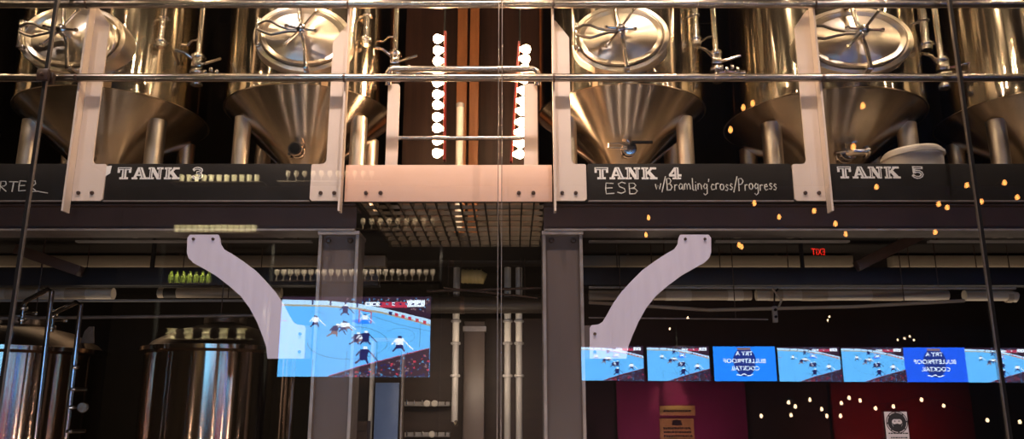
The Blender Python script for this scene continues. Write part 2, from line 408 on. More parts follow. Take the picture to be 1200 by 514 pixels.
def hand_text(m, s, x, z, h, width, y, r=.0034):
    tot = sum(HW[c][0] for c in s); k = width / tot
    for i, c in enumerate(s):
        dz = .06 * h * math.sin(i * 1.7)
        for st in HW[c][1]:
            m.tube([(x + a * k, y, z + dz + b * h) for a, b in st], r, 6)
        x += HW[c][0] * k
z0, z1 = PZ(235.5, 4.61), PZ(192, 4.61)
def board(x0, x1, label):
    root = thing('chalkboard_sign', ((x0 + x1) / 2, 4.62, z0), label, 'sign')
    MB().bx((x0, 4.604, z0), (x1, 4.613, z1), bevel=.002).build('panel', BOARD, root)
    MB().bx((x0, 4.592, z0 - .006), (x1, 4.613, z0 + .001)).build('ledge', EDGE, root)
    return root
def put(root, num=None, lx=0, ly=210, w=None, hand=()):
    if num:
        m = MB(); p = P(lx, ly, 4.604); e = slab_text(m, 'TANK', p.x, p.z, .073, .089, 4.604); m.build('lettering', [LETTER, BOARD], root); m = MB(); slab_text(m, num, e + .067, p.z, .073, .089, 4.604); m.build('number', [LETTER, BOARD], root)
    for (s, x, y, wd, h) in hand:
        m = MB(); p = P(x, y, 4.603); hand_text(m, s, p.x, p.z, h, wd, 4.603); m.build('chalk_writing', CHALK, root)
b1 = board(-5.0, -2.612, 'black chalkboard at far left with a beer name ending RTER in chalk')
put(b1, hand=[('PORTER', PX(-43, 225, 4.61), 0, 0, 0)] if False else [('PORTER', -25, 224, .345, .062)])
m = MB(); m.tube([P(x, y, 4.603) for x, y in ((36, 224.5), (44, 224), (52, 225.5), (56, 226))], .003, 6); m.build('chalk_writing', CHALK, b1)
b2 = board(-2.398, -1.19, 'black chalkboard sign lettered TANK 3')
put(b2, '3', 137, 210)
m = MB()
for poly in ([(120, 195), (131, 194), (129, 203), (124, 206), (122, 210), (120, 209)],): m.prism([(P(a, b, 4.603).x, P(a, b, 4.603).z) for a, b in poly], 4.602, 4.604)
m.build('torn_edge', LETTER, b2)
b3 = board(.448, 1.652, 'black chalkboard sign lettered TANK 4 with ESB written in chalk')
put(b3, '4', 697, 210, hand=[('ESB', 709, 227, .205, .066), ("w/Bramling'cross/Progress", 768, 222.5, .72, .072)])
b4 = board(1.872, 4.6, 'black chalkboard sign lettered TANK 5 under the white tub')
put(b4, '5', 982, 209)

# ------------------------------------------------------------------ beams, columns, brackets
def ibeam(x0, x1, label):
    zt, zb = PZ(238, 4.66), PZ(270, 4.66)
    root = thing('steel_beam', ((x0 + x1) / 2, 4.76, zb), label, 'beam'); root['kind'] = 'thing'
    MB().bx((x0, 4.66, zt - .014), (x1, 4.86, zt)).build('top_flange', BEAM, root)
    MB().bx((x0, 4.705, zb + .012), (x1, 4.72, zt - .014)).build('web', BEAM, root)
    MB().bx((x0, 4.66, zb), (x1, 4.86, zb + .012)).build('bottom_flange', EDGE, root)
    return zb
zb = ibeam(-7.9, -.93, 'long brown steel beam under the PORTER and TANK 3 boards')
ibeam(.19, 7.9, 'long brown steel beam under the TANK 4 and TANK 5 boards')
MB()
for (xc, label) in ((-1.022, 'grey steel column under the left end of the pale kick plate'), (.298, 'grey steel column left of the right curved bracket')):
    root = thing('steel_column', (xc, 4.77, 0), label, 'column'); root['kind'] = 'thing'
    h = .118; zc = zb - .022
    MB().bx((xc - h, 4.68, .02), (xc - h + .018, 4.88, zc)).build('flange', EDGE, root)
    MB().bx((xc + h - .018, 4.68, .02), (xc + h, 4.88, zc)).build('flange', EDGE, root)
    MB().bx((xc - h + .018, 4.715, .02), (xc + h - .018, 4.73, zc)).build('web', COLUMN, root)
    MB().bx((xc - h - .004, 4.665, zc), (xc + h + .004, 4.89, zb - .001)).build('cap_plate', EDGE, root)
    MB().bx((xc - h, 4.66, 0), (xc + h, 4.90, .02)).build('base_plate', EDGE, root)
    for s in (-1, 1): bolt_at('bolt', (xc + s * .065, 4.70, zc - .03), root, .016)
outer = [(833, 279), (833, 296), (831, 302), (825, 308), (812, 315), (798, 323), (782, 335), (768, 347), (757, 361), (748, 377), (741, 393), (736, 406), (734, 420)]
inner = [(691, 420), (691, 384), (693, 381), (701, 380), (706, 377), (711, 369), (718, 356), (728, 342), (739, 330), (752, 317), (767, 306), (781, 297), (790, 292), (794, 286), (795, 279), (797, 275), (830, 275)]
pts = [(P(a, b, 4.68).x, P(a, b, 4.68).z) for a, b in outer + inner]
for mirror in (False, True):
    fx = (lambda x: -.74 - x) if mirror else (lambda x: x)
    root = thing('curved_bracket', (fx(.6), 4.68, min(z for x, z in pts)), 'pale curved steel bracket arching left to the beam under the TANK 3 board' if mirror else 'pale curved steel bracket arching right to the beam under the TANK 4 board', 'bracket')
    MB().prism([(fx(x), z) for x, z in pts], 4.672, 4.688).build('arm', BRACKET, root)
    for q in ((803, 280), (826, 280), (697, 391), (697, 412)):
        p = P(*q, 4.672); bolt_at('bolt', (fx(p.x), p.y, p.z), root, .009)
    a, b = P(684, 381, 4.69), P(693, 420, 4.69)
    MB().bx((fx(a.x), 4.69, b.z), (fx(b.x) + (.0), 4.71, a.z)).build('joining_plate', COLUMN, root)

# ------------------------------------------------------------------ fermentation tanks
TR = .585; TY = 5.41
ZJ = 3.655 - DECK      # seam height above the deck
def tank(name, label, group):
    root = thing(name, (0, 0, 0), label, 'tank', group)
    m = MB(); m.lathe([(TR, ZJ), (TR, ZJ + 1.55), (TR * .93, ZJ + 1.72), (TR * .7, ZJ + 1.85), (.1, ZJ + 1.93), (0, ZJ + 1.94)], 96)
    m.build('body', TANK, root)
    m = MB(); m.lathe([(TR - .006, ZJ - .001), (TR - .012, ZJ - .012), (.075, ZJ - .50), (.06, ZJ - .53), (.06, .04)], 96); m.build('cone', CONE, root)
    m = MB(); m.lathe([(TR - .004, ZJ - .006), (TR + .003, ZJ - .004), (TR + .003, ZJ + .006), (TR, ZJ + .008)], 96); m.build('seam', TANK, root)
    for sx, sy in ((-1, -1), (1, -1), (-1, 1), (1, 1)):
        x, y = sx * .392, sy * .235
        rr = math.hypot(x, y); zt = ZJ - (TR - rr) * .49 / (TR - .075)
        l = MB(); l.tube([(x, y, 0), (x, y, zt - .05), (x, y, zt + .015)], .056, 24)
        l.lathe([(.085, 0), (.085, .012), (.055, .016)], 20, Matrix.Translation((x, y, 0)))
        l.build('leg', LEGM, root)
    # manway
    zc = 3.945 - DECK
    mw = MB()
    def ov(rings, cap=False):
        b = len(mw.v); mw.oval(rings, 56, cap=cap)
        for i in range(b, len(mw.v)): x, y, z = mw.v[i]; mw.v[i] = (x, y, z + zc)
    ov([(0.313, .237, -.50), (0.313, .237, -.625), (0.307, .231, -.637), (0.283, .209, -.640), (0.274, .201, -.633), (0.272, .199, -.60)])
    way = mw.build('manway', LID, root)
    mw = MB(); ov([(0.270, .197, -.60), (0.270, .197, -.648), (0.262, .190, -.656), (0.243, .172, -.652), (0.235, .165, -.648), (.16, .12, -.662), (.06, .045, -.668), (.002, .002, -.669)], True)
    mw.build('lid', LID, way)
    b = MB()
    b.tube([(-.035, -.712, zc + .232), (-.02, -.716, zc + .1), (0, -.718, zc), (.02, -.716, zc - .1), (.035, -.712, zc - .232)], .0125, 12)
    for s in (-1, 1): b.box((-.035 * s, -.67, zc + .225 * s), (.034, .075, .036), bevel=.006)
    b.build('crossbar', CHROME, way)
    h = MB(); h.lathe([(.03, -.03), (.034, 0), (.03, .05), (.016, .06), (0, .061)], 20, frame((0, -.72, zc), (0, -1, 0)))
    for a in (55, 175, 232, 352):
        c_, s_ = math.cos(math.radians(a)), math.sin(math.radians(a)); ln = .15 if a in (55, 232) else .09
        h.tube([(0, -.76, zc), (c_ * ln, -.772, zc + s_ * ln)], .0085, 10)
        h.lathe([(0, -.014), (.013, -.008), (.013, .008), (0, .014)], 10, Matrix.Translation((c_ * ln, -.772, zc + s_ * ln)))
    h.build('handwheel', CHROME, way)
    g = MB(); g.tube([(-.282, -.672, zc + .10), (-.282, -.672, zc - .085)], .012, 12)
    for s in (.09, -.075): g.box((-.275, -.63, zc + s), (.03, .07, .03), bevel=.005)
    g.build('hinge', CHROME, way)
    g = MB()
    g.tube([(-.282, -.680, zc + .055), (-.235, -.70, zc + .07), (-.19, -.71, zc + .062), (-.14, -.72, zc + .03), (-.08, -.722, zc + .012), (0, -.72, zc + .01)], .009, 10)
    g.tube([(-.282, -.680, zc + .02), (-.235, -.70, zc - .01), (-.19, -.71, zc - .028), (-.14, -.72, zc - .018), (-.08, -.722, zc - .002), (0, -.72, zc)], .009, 10)
    g.build('hinge_arm', mk('dark_hinge_steel', (.30, .27, .24), None, 10, .3, 1) if 'dark_hinge_steel' not in MATS else MATS['dark_hinge_steel'], way)
    # cleaning pipe with union end, and carbonation line with valve cluster, at the right of the door
    x, y = .455, -.44
    p = MB(); p.tube([(x, y, 1.02), (x, y, 1.9)], .022, 18); clampring(p, (x, y, 1.03), (0, 0, 1), .024); p.lathe([(.03, 0), (.03, .03), (.026, .05)], 18, Matrix.Translation((x, y, .985)))
    clampring(p, (x, y, 1.2), (0, 0, 1), .022, .008)
    p.tube([(x, y, 1.2), (x - .06, y + .02, 1.19), (x - .12, y + .045, 1.17)], .008, 8)
    pp = p.build('cleaning_pipe', CHROME, root)
    x, y = .625, -.27
    p = MB(); p.tube([(x, y, .98), (x, y, 1.9)], .019, 18); p.tube([(x, y, 1.13), (x - .05, y, 1.125), (x - .10, y + .04, 1.1)], .007, 8)
    pp = p.build('gas_pipe', CHROME, root)
    v = MB(); v.box((x, y, .955), (.05, .05, .06), bevel=.008); clampring(v, (x, y, .99), (0, 0, 1), .022); clampring(v, (x, y, .90), (0, 0, 1), .024)
    v.tube([(x, y, .94), (x + .05, y - .02, .945), (x + .12, y - .03, .965)], .008, 10); v.tube([(x, y, .88), (x + .06, y, .89), (x + .13, y - .01, .875)], .009, 10)
    v.tube([(x - .015, y, .97), (x - .06, y - .03, 1.0), (x - .10, y - .04, 1.01)], .009, 10)
    v.lathe([(0, -.02), (.018, -.012), (.018, .012), (0, .02)], 12, frame((x + .13, y - .01, .875), (1, 0, 0)))
    for k in range(4): v.box((x + .02 + .028 * k, y - .015, .905 - .012 * (k % 2)), (.018, .03, .022), bevel=.004)
    v.tube([(x, y, .90), (x, y, .83)], .014, 12); clampring(v, (x, y, .84), (0, 0, 1), .018)
    cc = Vector((x, y, .95)); v.v = [tuple(cc + (Vector(p) - cc) * 1.3) for p in v.v]
    v.build('valve_cluster', CHROME, pp)
    return root
def port(root, kind):
    """front outlet of the cone"""
    x0, y0, zc = root.location
    r = .215; zz = ZJ - (TR - r) * .49 / (TR - .075)
    p0 = Vector((x0, y0 - r + .02, zc + zz)); p1 = p0 + Vector((0, -.13, .0))
    m = MB(); m.tube([p0, p1], .03, 18); clampring(m, p0.lerp(p1, .55), p1 - p0, .033); clampring(m, p1, p1 - p0, .034, .014)
    o = m.build('outlet_port', CHROME, root)
    m = MB()
    if kind == 'plug':
        m.lathe([(.034, 0), (.034, .014), (.022, .015), (0, .015)], 20, frame(p1 + Vector((0, -.01, 0)), (0, -1, -.1))); m.build('plug', BLACKRUB, o)
    elif kind == 'butterfly':
        m.lathe([(.04, -.015), (.045, 0), (.04, .02), (.02, .022)], 20, frame(p1, (0, -1, -.1)))
        m.tube([p1 + Vector((0, -.02, .03)), p1 + Vector((-.02, -.03, .05))], .012, 10)
        m.build('butterfly_valve', CHROME, o)
        m = MB(); q = p1 + Vector((.02, -.045, .03)); m.box(q + Vector((.06, 0, .0)), (.14, .014, .022), bevel=.006); m.build('lever', BLACKRUB, o)
        m = MB(); a = p1 + Vector((-.02, -.045, 0)); m.tube([a, a + Vector((-.05, 0, .022)), a + Vector((-.12, 0, .02)), a + Vector((-.125, 0, -.008)), a + Vector((-.05, 0, -.012)), a + Vector((0, 0, -.01))], .006, 8); m.build('lever', CHROME, o)
    else:
        m.tube([p1, p1 + Vector((.02, -.03, 0)), p1 + Vector((.08, -.035, -.004))], .026, 16)
        clampring(m, p1 + Vector((.085, -.035, -.004)), (1, 0, 0), .028); m.build('elbow', CHROME, o)
        m = MB(); m.tube([p1 + Vector((-.01, -.02, .01)), p1 + Vector((-.09, -.04, -.01))], .01, 10); m.tube([p1, p1 + Vector((-.02, -.03, .06)), p1 + Vector((.04, -.03, .07))], .009, 10); m.build('lever', CHROME, o)
GT = 'steel fermentation tanks on the mezzanine'
TX = {1: -4.42, 2: -2.85, 3: -1.425, 4: .772, 5: 2.255, 6: 3.73}
TL = {1: 'steel tank cut off by the left edge of the photo', 2: 'steel tank behind the glass clamp, its round door half behind the leftmost guard post', 3: 'steel tank above the TANK 3 sign end, its door washed out by bulb light', 4: 'steel tank behind the TANK 4 sign', 5: 'steel tank behind the TANK 5 sign, its door beside the right guard post', 6: 'steel tank cut off by the right edge, beyond the right glass joint'}
proto = None
for k in (3, 4, 2, 5, 6, 1):
    if proto is None: t = proto = tank('fermentation_tank', TL[k], GT)
    else: t = copy_tree(proto)
    t.location = (TX[k], TY, DECK); t['label'] = TL[k]
    q = {1: 1.09, 2: 1.09, 5: 1.19, 6: 1.09}.get(k, 1); t.scale = (q, q, 1); t.location.y = TY + (q - 1) * .85
    for ch in t.children:
        if ch.name.startswith('manway'): ch.rotation_euler.z = math.radians({2: 2, 3: 8, 4: -7, 5: -3, 6: 0, 1: 0}[k])
for t in [o for o in list(sc.objects) if o.name.startswith('fermentation_tank')]:
    kind = {TX[4]: 'butterfly', TX[5]: 'elbow', TX[6]: 'elbow'}
    k = min(TX, key=lambda q: abs(TX[q] - t.location.x))
    port(t, {4: 'butterfly', 5: 'elbow', 6: 'elbow'}.get(k, 'plug'))

# white tub by the tank 5 leg
c = P(1070, 190, 5.0)
root = thing('plastic_tub', (c.x, 4.98, DECK), 'white round plastic tub upside down behind the TANK 5 board', 'tub')
M_ = Matrix.Translation((c.x, 4.98, DECK))
TB = M_ @ Matrix.Rotation(math.radians(-3), 4, 'Y')
MB().lathe([(.165, .01), (.178, .19), (.178, .232), (.165, .245), (.06, .255), (0, .256)], 40, TB).build('tub', LIDWHITE, root)
MB().lathe([(.179, .195), (.192, .197), (.192, .215), (.179, .218)], 40, TB).build('rim', LIDWHITE, root)

# ------------------------------------------------------------------ middle bay: gate, bulb strips, timbers
GY = 4.76
root = thing('guard_gate', (-.38, GY, DECK), 'short pale gate of two plates and two tubes, between the tanks', 'gate')
for (a, b) in ((453, 467), (614, 630)):
    x0, x1 = PX(a, 150, GY), PX(b, 150, GY); zt = PZ(98, GY)
    poly = [(x0, DECK - .14), (x0, zt), (x1 - .02, zt), (x1 - .006, zt - .006), (x1, zt - .02), (x1, DECK - .14)]
    MB().prism(poly, GY, GY + .012).build('gate_plate', WHITE, root)
zr = PZ(81, GY - .03); x0, x1 = PX(455, 80, GY - .03), PX(630, 80, GY - .03)
MB().tube([(x0, GY - .01, zr - .10), (x0, GY - .03, zr - .03), (x0 + .012, GY - .03, zr - .008), (x0 + .03, GY - .03, zr), (x1 - .03, GY - .03, zr), (x1 - .012, GY - .03, zr - .008), (x1, GY - .03, zr - .03), (x1, GY - .01, zr - .10)], .021, 16).build('top_tube', RAIL, root)
zr = PZ(160, GY); MB().tube([(PX(466, 160, GY), GY + .03, zr), (PX(612, 160, GY), GY + .03, zr)], .014, 14).build('lower_tube', RAIL, root)

def strip(top, bot, sd, label):
    a, b = P(*top, 5.02), P(*bot, 5.02); d = (b - a)
    root = thing('bulb_strip', (b.x, 5.02, b.z), label, 'light strip', 'lit bulb strips')
    n = 11; w = Vector((-sd * .017, 0, 0))
    MB().box(a.lerp(b, .5) + w, (.016, .055, d.length * 1.03), 0, Matrix.Rotation(math.atan2(d.x, -d.z) * -1, 3, 'Y'), .003).build('channel', REDPAINT, root)
    MB().tube([a + w * .6 + Vector((0, 0, .0)), a + w + Vector((0, .03, 2.0))], .006, 8).build('hanger', BLACKRUB, root)
    for i in range(n):
        p = a.lerp(b, (i + .4) / n) + Vector((0, random.uniform(-.01, .01), 0))
        ax = Vector((sd, -.15, random.uniform(-.25, .1)))
        MB().lathe([(.012, -.012), (.014, .0), (.022, .012), (.030, .028), (.031, .042), (.022, .058), (0, .066)], 14, frame(p, ax)).build('bulb', GLOWBULB, root)
strip((519, 40), (518, 186), -1, 'upright strip of glowing bulbs beside the left gate plate')
strip((611, 52), (602, 188), 1, 'upright strip of glowing bulbs beside the right gate plate')
for (a, b, lab) in ((535, 547, 'left one of two orange timber posts behind the bulb strips'), (550, 561, 'right one of two orange timber posts behind the bulb strips')):
    x0, x1 = PX(a, 100, 6.5), PX(b, 100, 6.5)
    tag(MB().bx((x0, 6.5, DECK), (x1, 6.6, 6.19), bevel=.006).build('timber_post', ORANGEWOOD), lab, 'post', 'orange timber posts')
x = PX(539, 150, 5.9)
root = thing('standpipe', (x, 5.9, 2.2), 'short white standpipe seen under the thin gate tube beside the orange timbers', 'pipe')
MB().tube([(x, 5.9, DECK - .06), (x, 5.9, PZ(126, 5.9))], .028, 16).build('pipe', PIPEWHITE, root)
m = MB(); m.lathe([(.032, 0), (.032, .03), (.02, .04), (0, .04)], 16, Matrix.Translation((x, 5.9, PZ(126, 5.9)))); m.build('cap', PIPEGREY, root)
root.location.z = DECK - .06
for ch in root.children: ch.location.z = 2.2 - (DECK - .06)
# grating
gr = MB()
for i in range(16): 
    x = -.96 + i * 1.18 / 15; gr.bx((x - .004, 4.95, 2.90), (x + .004, 6.34, 2.94))
for j in range(9):
    y = 4.98 + j * .165; gr.bx((-.97, y - .006, 2.905), (.23, y + .006, 2.93))
tag(gr.build('deck_grating', mk('grating_steel', (.018, .013, .010), (.012, .009, .007), 9, .6, 0)), 'steel floor grating of the walkway seen from below, over the white pipes', 'grating')

# ------------------------------------------------------------------ under the deck
def hbeam(name, py0, py1, Y, x0, x1, mat, label, cat='beam', d=.12):
    a, b = PZ(py0, Y), PZ(py1, Y)
    m = MB().bx((x0, Y, b), (x1, Y + d, a), bevel=.004)
    for f in (.25, .75): m.bx((x0 + (x1 - x0) * f - .01, Y + d * .3, a - .01), (x0 + (x1 - x0) * f + .01, Y + d * .6, 2.902))
    return tag(m.build(name, mat), label, cat, kind='thing')
hbeam('ceiling_joist', 299, 311.5, 6.6, -7.9, -1.05, BEIGE, 'long beige joist under the deck behind the left curved bracket')
hbeam('ceiling_joist', 299, 311.5, 6.6, .35, PX(1000, 305, 6.6), BEIGE, 'long beige joist under the deck behind the right curved bracket')
hbeam('ceiling_joist', 299, 311.5, 6.6, PX(1047, 305, 6.6), 7.9, BEIGE, 'beige joist at right, beyond the slanted brown brace')
hbeam('cable_duct', 313, 334, 6.0, -7.9, -1.0, NAVY, 'dark flat duct running below the left beige joist', 'duct')
hbeam('cable_duct', 313, 334, 6.0, .3, 7.9, NAVY, 'dark flat duct running below the right beige joist', 'duct')
# slanted brace at right, and its twin at left
a, b = P(1004, 312, 5.9), P(1085, 272, 5.9)
def brace(a, b, label):
    d = b - a; rot = Matrix.Rotation(-math.atan2(d.z, d.x), 3, 'Y')
    tag(MB().box((a + b) / 2, (d.length, .08, .075), 0, rot, .004).build('diagonal_brace', BEAM), label, 'brace')
brace(a, b, 'slanted brown brace under the deck right of the red exit sign reflection')
brace(P(20, 292, 5.9), P(95, 318, 5.9), 'slanted brown brace under the deck at far left')

def pipe(name, pts, r, mat, label, cat='pipe', bands=None, bandmat=None):
    pts = [Vector(p) for p in pts]; root = thing(name, (pts[0] + pts[-1]) / 2 - Vector((0, 0, r)), label, cat)
    MB().tube(pts, r, 18).build('pipe', mat, root)
    for f in ((.18, .82) if pts[0].z < 2.9 else ()):
        q = pts[0].lerp(pts[-1], f)
        if len(pts) > 2:
            i = min(len(pts) - 2, int(f * (len(pts) - 1))); q = pts[i].lerp(pts[i + 1], f * (len(pts) - 1) - i)
        MB().tube([q + Vector((0, 0, r * .8)), Vector((q.x, q.y, 2.902))], .004, 8).build('hanger_rod', BOLT, root)
    for f, w in bands or ():
        p = pts[0].lerp(pts[-1], f); d = (pts[-1] - pts[0]).normalized()
        MB().tube([p - d * w, p + d * w], r * 1.06, 18).build('band', bandmat, root)
    return root
pipe('insulated_pipe', [P(-60, 344, 6.3), P(133, 344, 6.3)], .046, INSUL, 'fat beige insulated pipe ending above the far left brew tank', bands=[(.45, .12), (.78, .08)], bandmat=BEIGE)
pipe('insulated_pipe', [P(186, 343, 6.4), P(330, 343, 6.4)], .040, BEIGE, 'beige insulated pipe behind the middle of the left bracket', bands=[(.1, .05)], bandmat=DARK)
pipe('insulated_pipe', [P(690, 345.5, 6.3), P(880, 345.5, 6.3)], .040, BEIGE, 'beige insulated pipe behind the middle of the right bracket', bands=[(.55, .1), (.9, .06)], bandmat=INSUL)
pipe('insulated_pipe', [P(886, 345.5, 6.3), P(1110, 345.5, 6.3)], .042, INSUL, 'beige insulated pipe above the hanging grey box at right', bands=[(.1, .05), (.3, .1), (.68, .12)], bandmat=BEIGE)
pipe('insulated_pipe', [P(1130, 346, 6.3), P(1182, 346, 6.3), P(1191, 348, 6.3)], .042, INSUL, 'stub of beige insulated pipe at the right glass joint', bands=[(.85, .02)], bandmat=BEIGE)
pipe('thin_conduit', [P(-20, 352, 6.15), P(330, 352, 6.15)], .010, PIPEGREY, 'thin grey conduit under the left beige insulated pipes')
pipe('thin_conduit', [P(-20, 373, 5.9), P(320, 369, 5.9)], .012, EDGE, 'thin steel line just above the left brew tank lids')
pipe('thin_conduit', [P(690, 336.5, 5.96), P(1190, 337.5, 5.96)], .010, PIPEGREY, 'thin grey conduit along the top of the right insulated pipes')
pipe('thin_conduit', [P(690, 354, 5.9), P(830, 363, 5.9), P(1000, 359, 5.9), P(1130, 352, 5.9)], .013, BEIGE, 'thin sagging beige line below the right insulated pipes')
pipe('thin_conduit', [P(690, 372, 5.9), P(900, 374, 5.9)], .006, EDGE, 'hair thin line behind the lower half of the right bracket')
# strut lines with drain stubs at y=282
for (a, b, lab) in ((90, 366, 'pale strut channel hung under the deck behind the left bracket top'), (690, 795, 'pale strut channel between the right column and the right bracket top'), (838, 995, 'pale strut channel hung right of the right bracket top'), (1088, 1260, 'pale strut channel hung at the right glass joint')):
    p, q = P(a, 284, 5.25), P(b, 284, 5.25)
    root = thing('strut_channel', ((p + q) / 2), lab, 'channel')
    MB().bx((p.x, 5.23, p.z), (q.x, 5.27, p.z + .012)).build('channel', PIPEGREY, root)
    for k in (0.06, .94):
        x = p.x + (q.x - p.x) * k; MB().tube([(x, 5.25, p.z), (x, 5.25, 2.905)], .006, 8).build('hanger_rod', BOLT, root)
stub0 = None
for i, (px_, w) in enumerate(((90, .026), (157, .022), (214, .03), (290, .024), (328, .028), (345, .018), (738, .02), (775, .02), (865, .03), (883, .03), (927, .03), (940, .018), (1127, .03), (1168, .025), (1185, .025))):
    p = P(px_, 281, 5.25)
    m = MB(); m.lathe([(w, 0), (w, .03), (w * .8, .035), (w * .8, .19)], 16, Matrix.Translation((p.x, 5.25, p.z + .0165)))
    m.lathe([(w * 1.25, .02), (w * 1.25, .03)], 16, Matrix.Translation((p.x, 5.25, p.z + .0165)))
    tag(m.build('drain_stub', INSUL if i % 3 else CHROME), 'short steel drain stub poking down from the deck onto a strut channel', 'drain', 'drain stubs under the deck')
# hanging grey box
p = P(908, 368, 5.9)
root = thing('hanging_controller', (p.x, 5.9, PZ(378, 5.9)), 'grey pendant control box with two dark buttons hanging from the right pipes', 'controller')
MB().box(p, (.036, .03, .12), bevel=.006).build('box', PIPEGREY, root)
for dz in (.03, -.02): MB().lathe([(.010, 0), (.010, .012), (0, .013)], 12, frame(p + Vector((0, -.015, dz)), (0, -1, 0))).build('button', BLACKRUB, root)
MB().tube([p + Vector((0, 0, .06)), p + Vector((.01, 0, .16)), P(912, 338, 5.9)], .006, 8).build('cable', BLACKRUB, root)
MB().tube([P(905, 338, 5.9), P(916, 352, 5.9), P(912, 360, 5.9)], .009, 8).build('hook', BEIGE, root)

# ------------------------------------------------------------------ lower brew tanks
def brewtank(cx, cy, r, zr, label, lug):
    root = thing('brew_tank', (cx, cy, 0), label, 'tank')
    T = Matrix.Translation((cx, cy, 0))
    MB().lathe([(r, .25), (r, zr - .05)], 96, T).build('body', LOWTANK, root)
    MB().lathe([(r, zr - .05), (r + .012, zr - .045), (r + .035, zr - .03), (r + .035, zr), (r + .012, zr + .006), (r - .03, zr + .008)], 96, T).build('rim', LOWTANK, root)
    MB().lathe([(r - .02, zr + .006), (r * .9, zr + .05), (r * .6, zr + .14), (r * .25, zr + .19), (.16, zr + .2), (.16, zr + .26), (0, zr + .27)], 72, T).build('dome_lid', mk('dull_lid_steel', (.22, .17, .14), (.17, .13, .11), 5, .4, 1) if 'dull_lid_steel' not in MATS else MATS['dull_lid_steel'], root)
    MB().lathe([(r + .004, zr - .20), (r + .004, zr - .19)], 96, T).build('weld_band', LOWTANK, root)
    for k in range(3):
        a = math.radians(-90 + 120 * k + 40); x, y = cx + r * .75 * math.cos(a), cy + r * .75 * math.sin(a)
        MB().tube([(x, y, 0), (x, y, .3)], .04, 16).build('leg', CHROME, root)
    if lug:
        p = P(*lug, cy - .1); m = MB(); m.prism([(p.x - .05, p.z - .07), (p.x - .03, p.z + .02), (p.x, p.z + .055), (p.x + .035, p.z + .055), (p.x + .04, p.z), (p.x + .05, p.z - .07)], cy - .11, cy - .095)
        m.tube([(p.x + .01, cy - .12, p.z + .02), (p.x + .01, cy - .085, p.z + .02)], .014, 12)
        m.build('lifting_lug', EDGE, root)
    return root
brewtank(PX(262, 405, 6.35), 6.35, .565, PZ(402, 5.75), 'round coppery brew tank under the left curved bracket', None)
brewtank(PX(22, 405, 6.35), 6.35, .62, PZ(403, 5.73), 'round coppery brew tank in the lower left corner, behind two upright tubes', (104, 391))

def uptube(pts, label, extras):
    q = [P(*a) for a in pts]
    root = thing('sanitary_tube', (q[-1].x, q[-1].y, 0), label, 'tube')
    q.append(Vector((q[-1].x, q[-1].y, .0)))
    MB().tube(q, .0165, 14).build('tube', CHROME, root)
    for fn in extras: fn(root)
    return root
def valve_at(px_, py, Y, s=1.0):
    def f(root):
        p = P(px_, py, Y); m = MB()
        m.tube([p + Vector((0, 0, -.08)), p + Vector((0, 0, .07))], .014, 12); clampring(m, p + Vector((0, 0, .03)), (0, 0, 1), .018); clampring(m, p + Vector((0, 0, -.05)), (0, 0, 1), .018)
        m.tube([p, p + Vector((.05, -.01, 0)), p + Vector((.08, -.01, -.006))], .009, 10); m.box(p + Vector((.09, -.01, -.006)), (.03, .02, .02), bevel=.004)
        m.build('valve', CHROME, root)
    return f
def tee(px_, py, ln, Y, knob):
    def f(root):
        p = P(px_, py, Y); q = p + Vector((ln, 0, 0)); m = MB(); m.tube([p, q], .009 if knob else .013, 10)
        if knob == 'disc': m.lathe([(.036, -.008), (.036, .008), (.03, .012), (0, .012)], 20, frame(q, (.2, -1, 0)))
        clampring(m, p, (0, 0, 1), .017); m.build('side_fitting', CHROME, root)
    return f
uptube([(27, 358, 5.62), (31, 352, 5.6), (56, 339, 5.5), (61, 341, 5.5), (41, 514, 5.5)], 'upright steel tube left of its pair, in front of the lower left brew tank', [valve_at(27, 366, 5.62)])
uptube([(59, 374, 5.62), (63, 367, 5.6), (89, 354, 5.5), (95, 357, 5.5), (77, 514, 5.5)], 'upright steel tube with a disc gauge, in front of the lower left brew tank', [valve_at(62, 375, 5.62), tee(86, 456, .09, 5.5, None), tee(84, 477, .075, 5.5, 'disc'), tee(82, 505, .10, 5.5, None), tee(88, 430, .0, 5.5, None)])

# ------------------------------------------------------------------ service wall seen through the middle bay
SY = 7.3
tag(MB().bx((PX(415, 450, 7.9), 7.9, 0), (PX(640, 450, 7.9), 7.95, PZ(373, 7.9))).build('service_panel', BROWNBOX), 'brown service wall panel behind the white upright pipes', 'panel')
pipe('insulated_pipe', [P(440, 304, 7.0), P(640, 304, 7.0)], .060, mk('dark_insulation', (.05, .038, .03), (.035, .027, .022), 5, .45, stretch=(.4, 1, 1)), 'upper dark lagged pipe crossing in front of the white upright pipes', bands=[(.45, .02)], bandmat=BOLT)
pipe('insulated_pipe', [P(500, 357, 7.14), P(640, 357, 7.14)], .075, MATS['dark_insulation'], 'lower dark lagged pipe crossing in front of the white upright pipes', bands=[(.3, .02)], bandmat=BOLT)
pipe('thin_conduit', [P(500, 341, 6.85), P(640, 337, 6.85)], .011, BEAM, 'thin grey conduit between the two dark lagged pipes')
pipe('thin_conduit', [P(520, 337, 6.8), P(630, 349, 6.8)], .008, BEAM, 'thin slanted tube crossing the grey conduit in the middle bay')
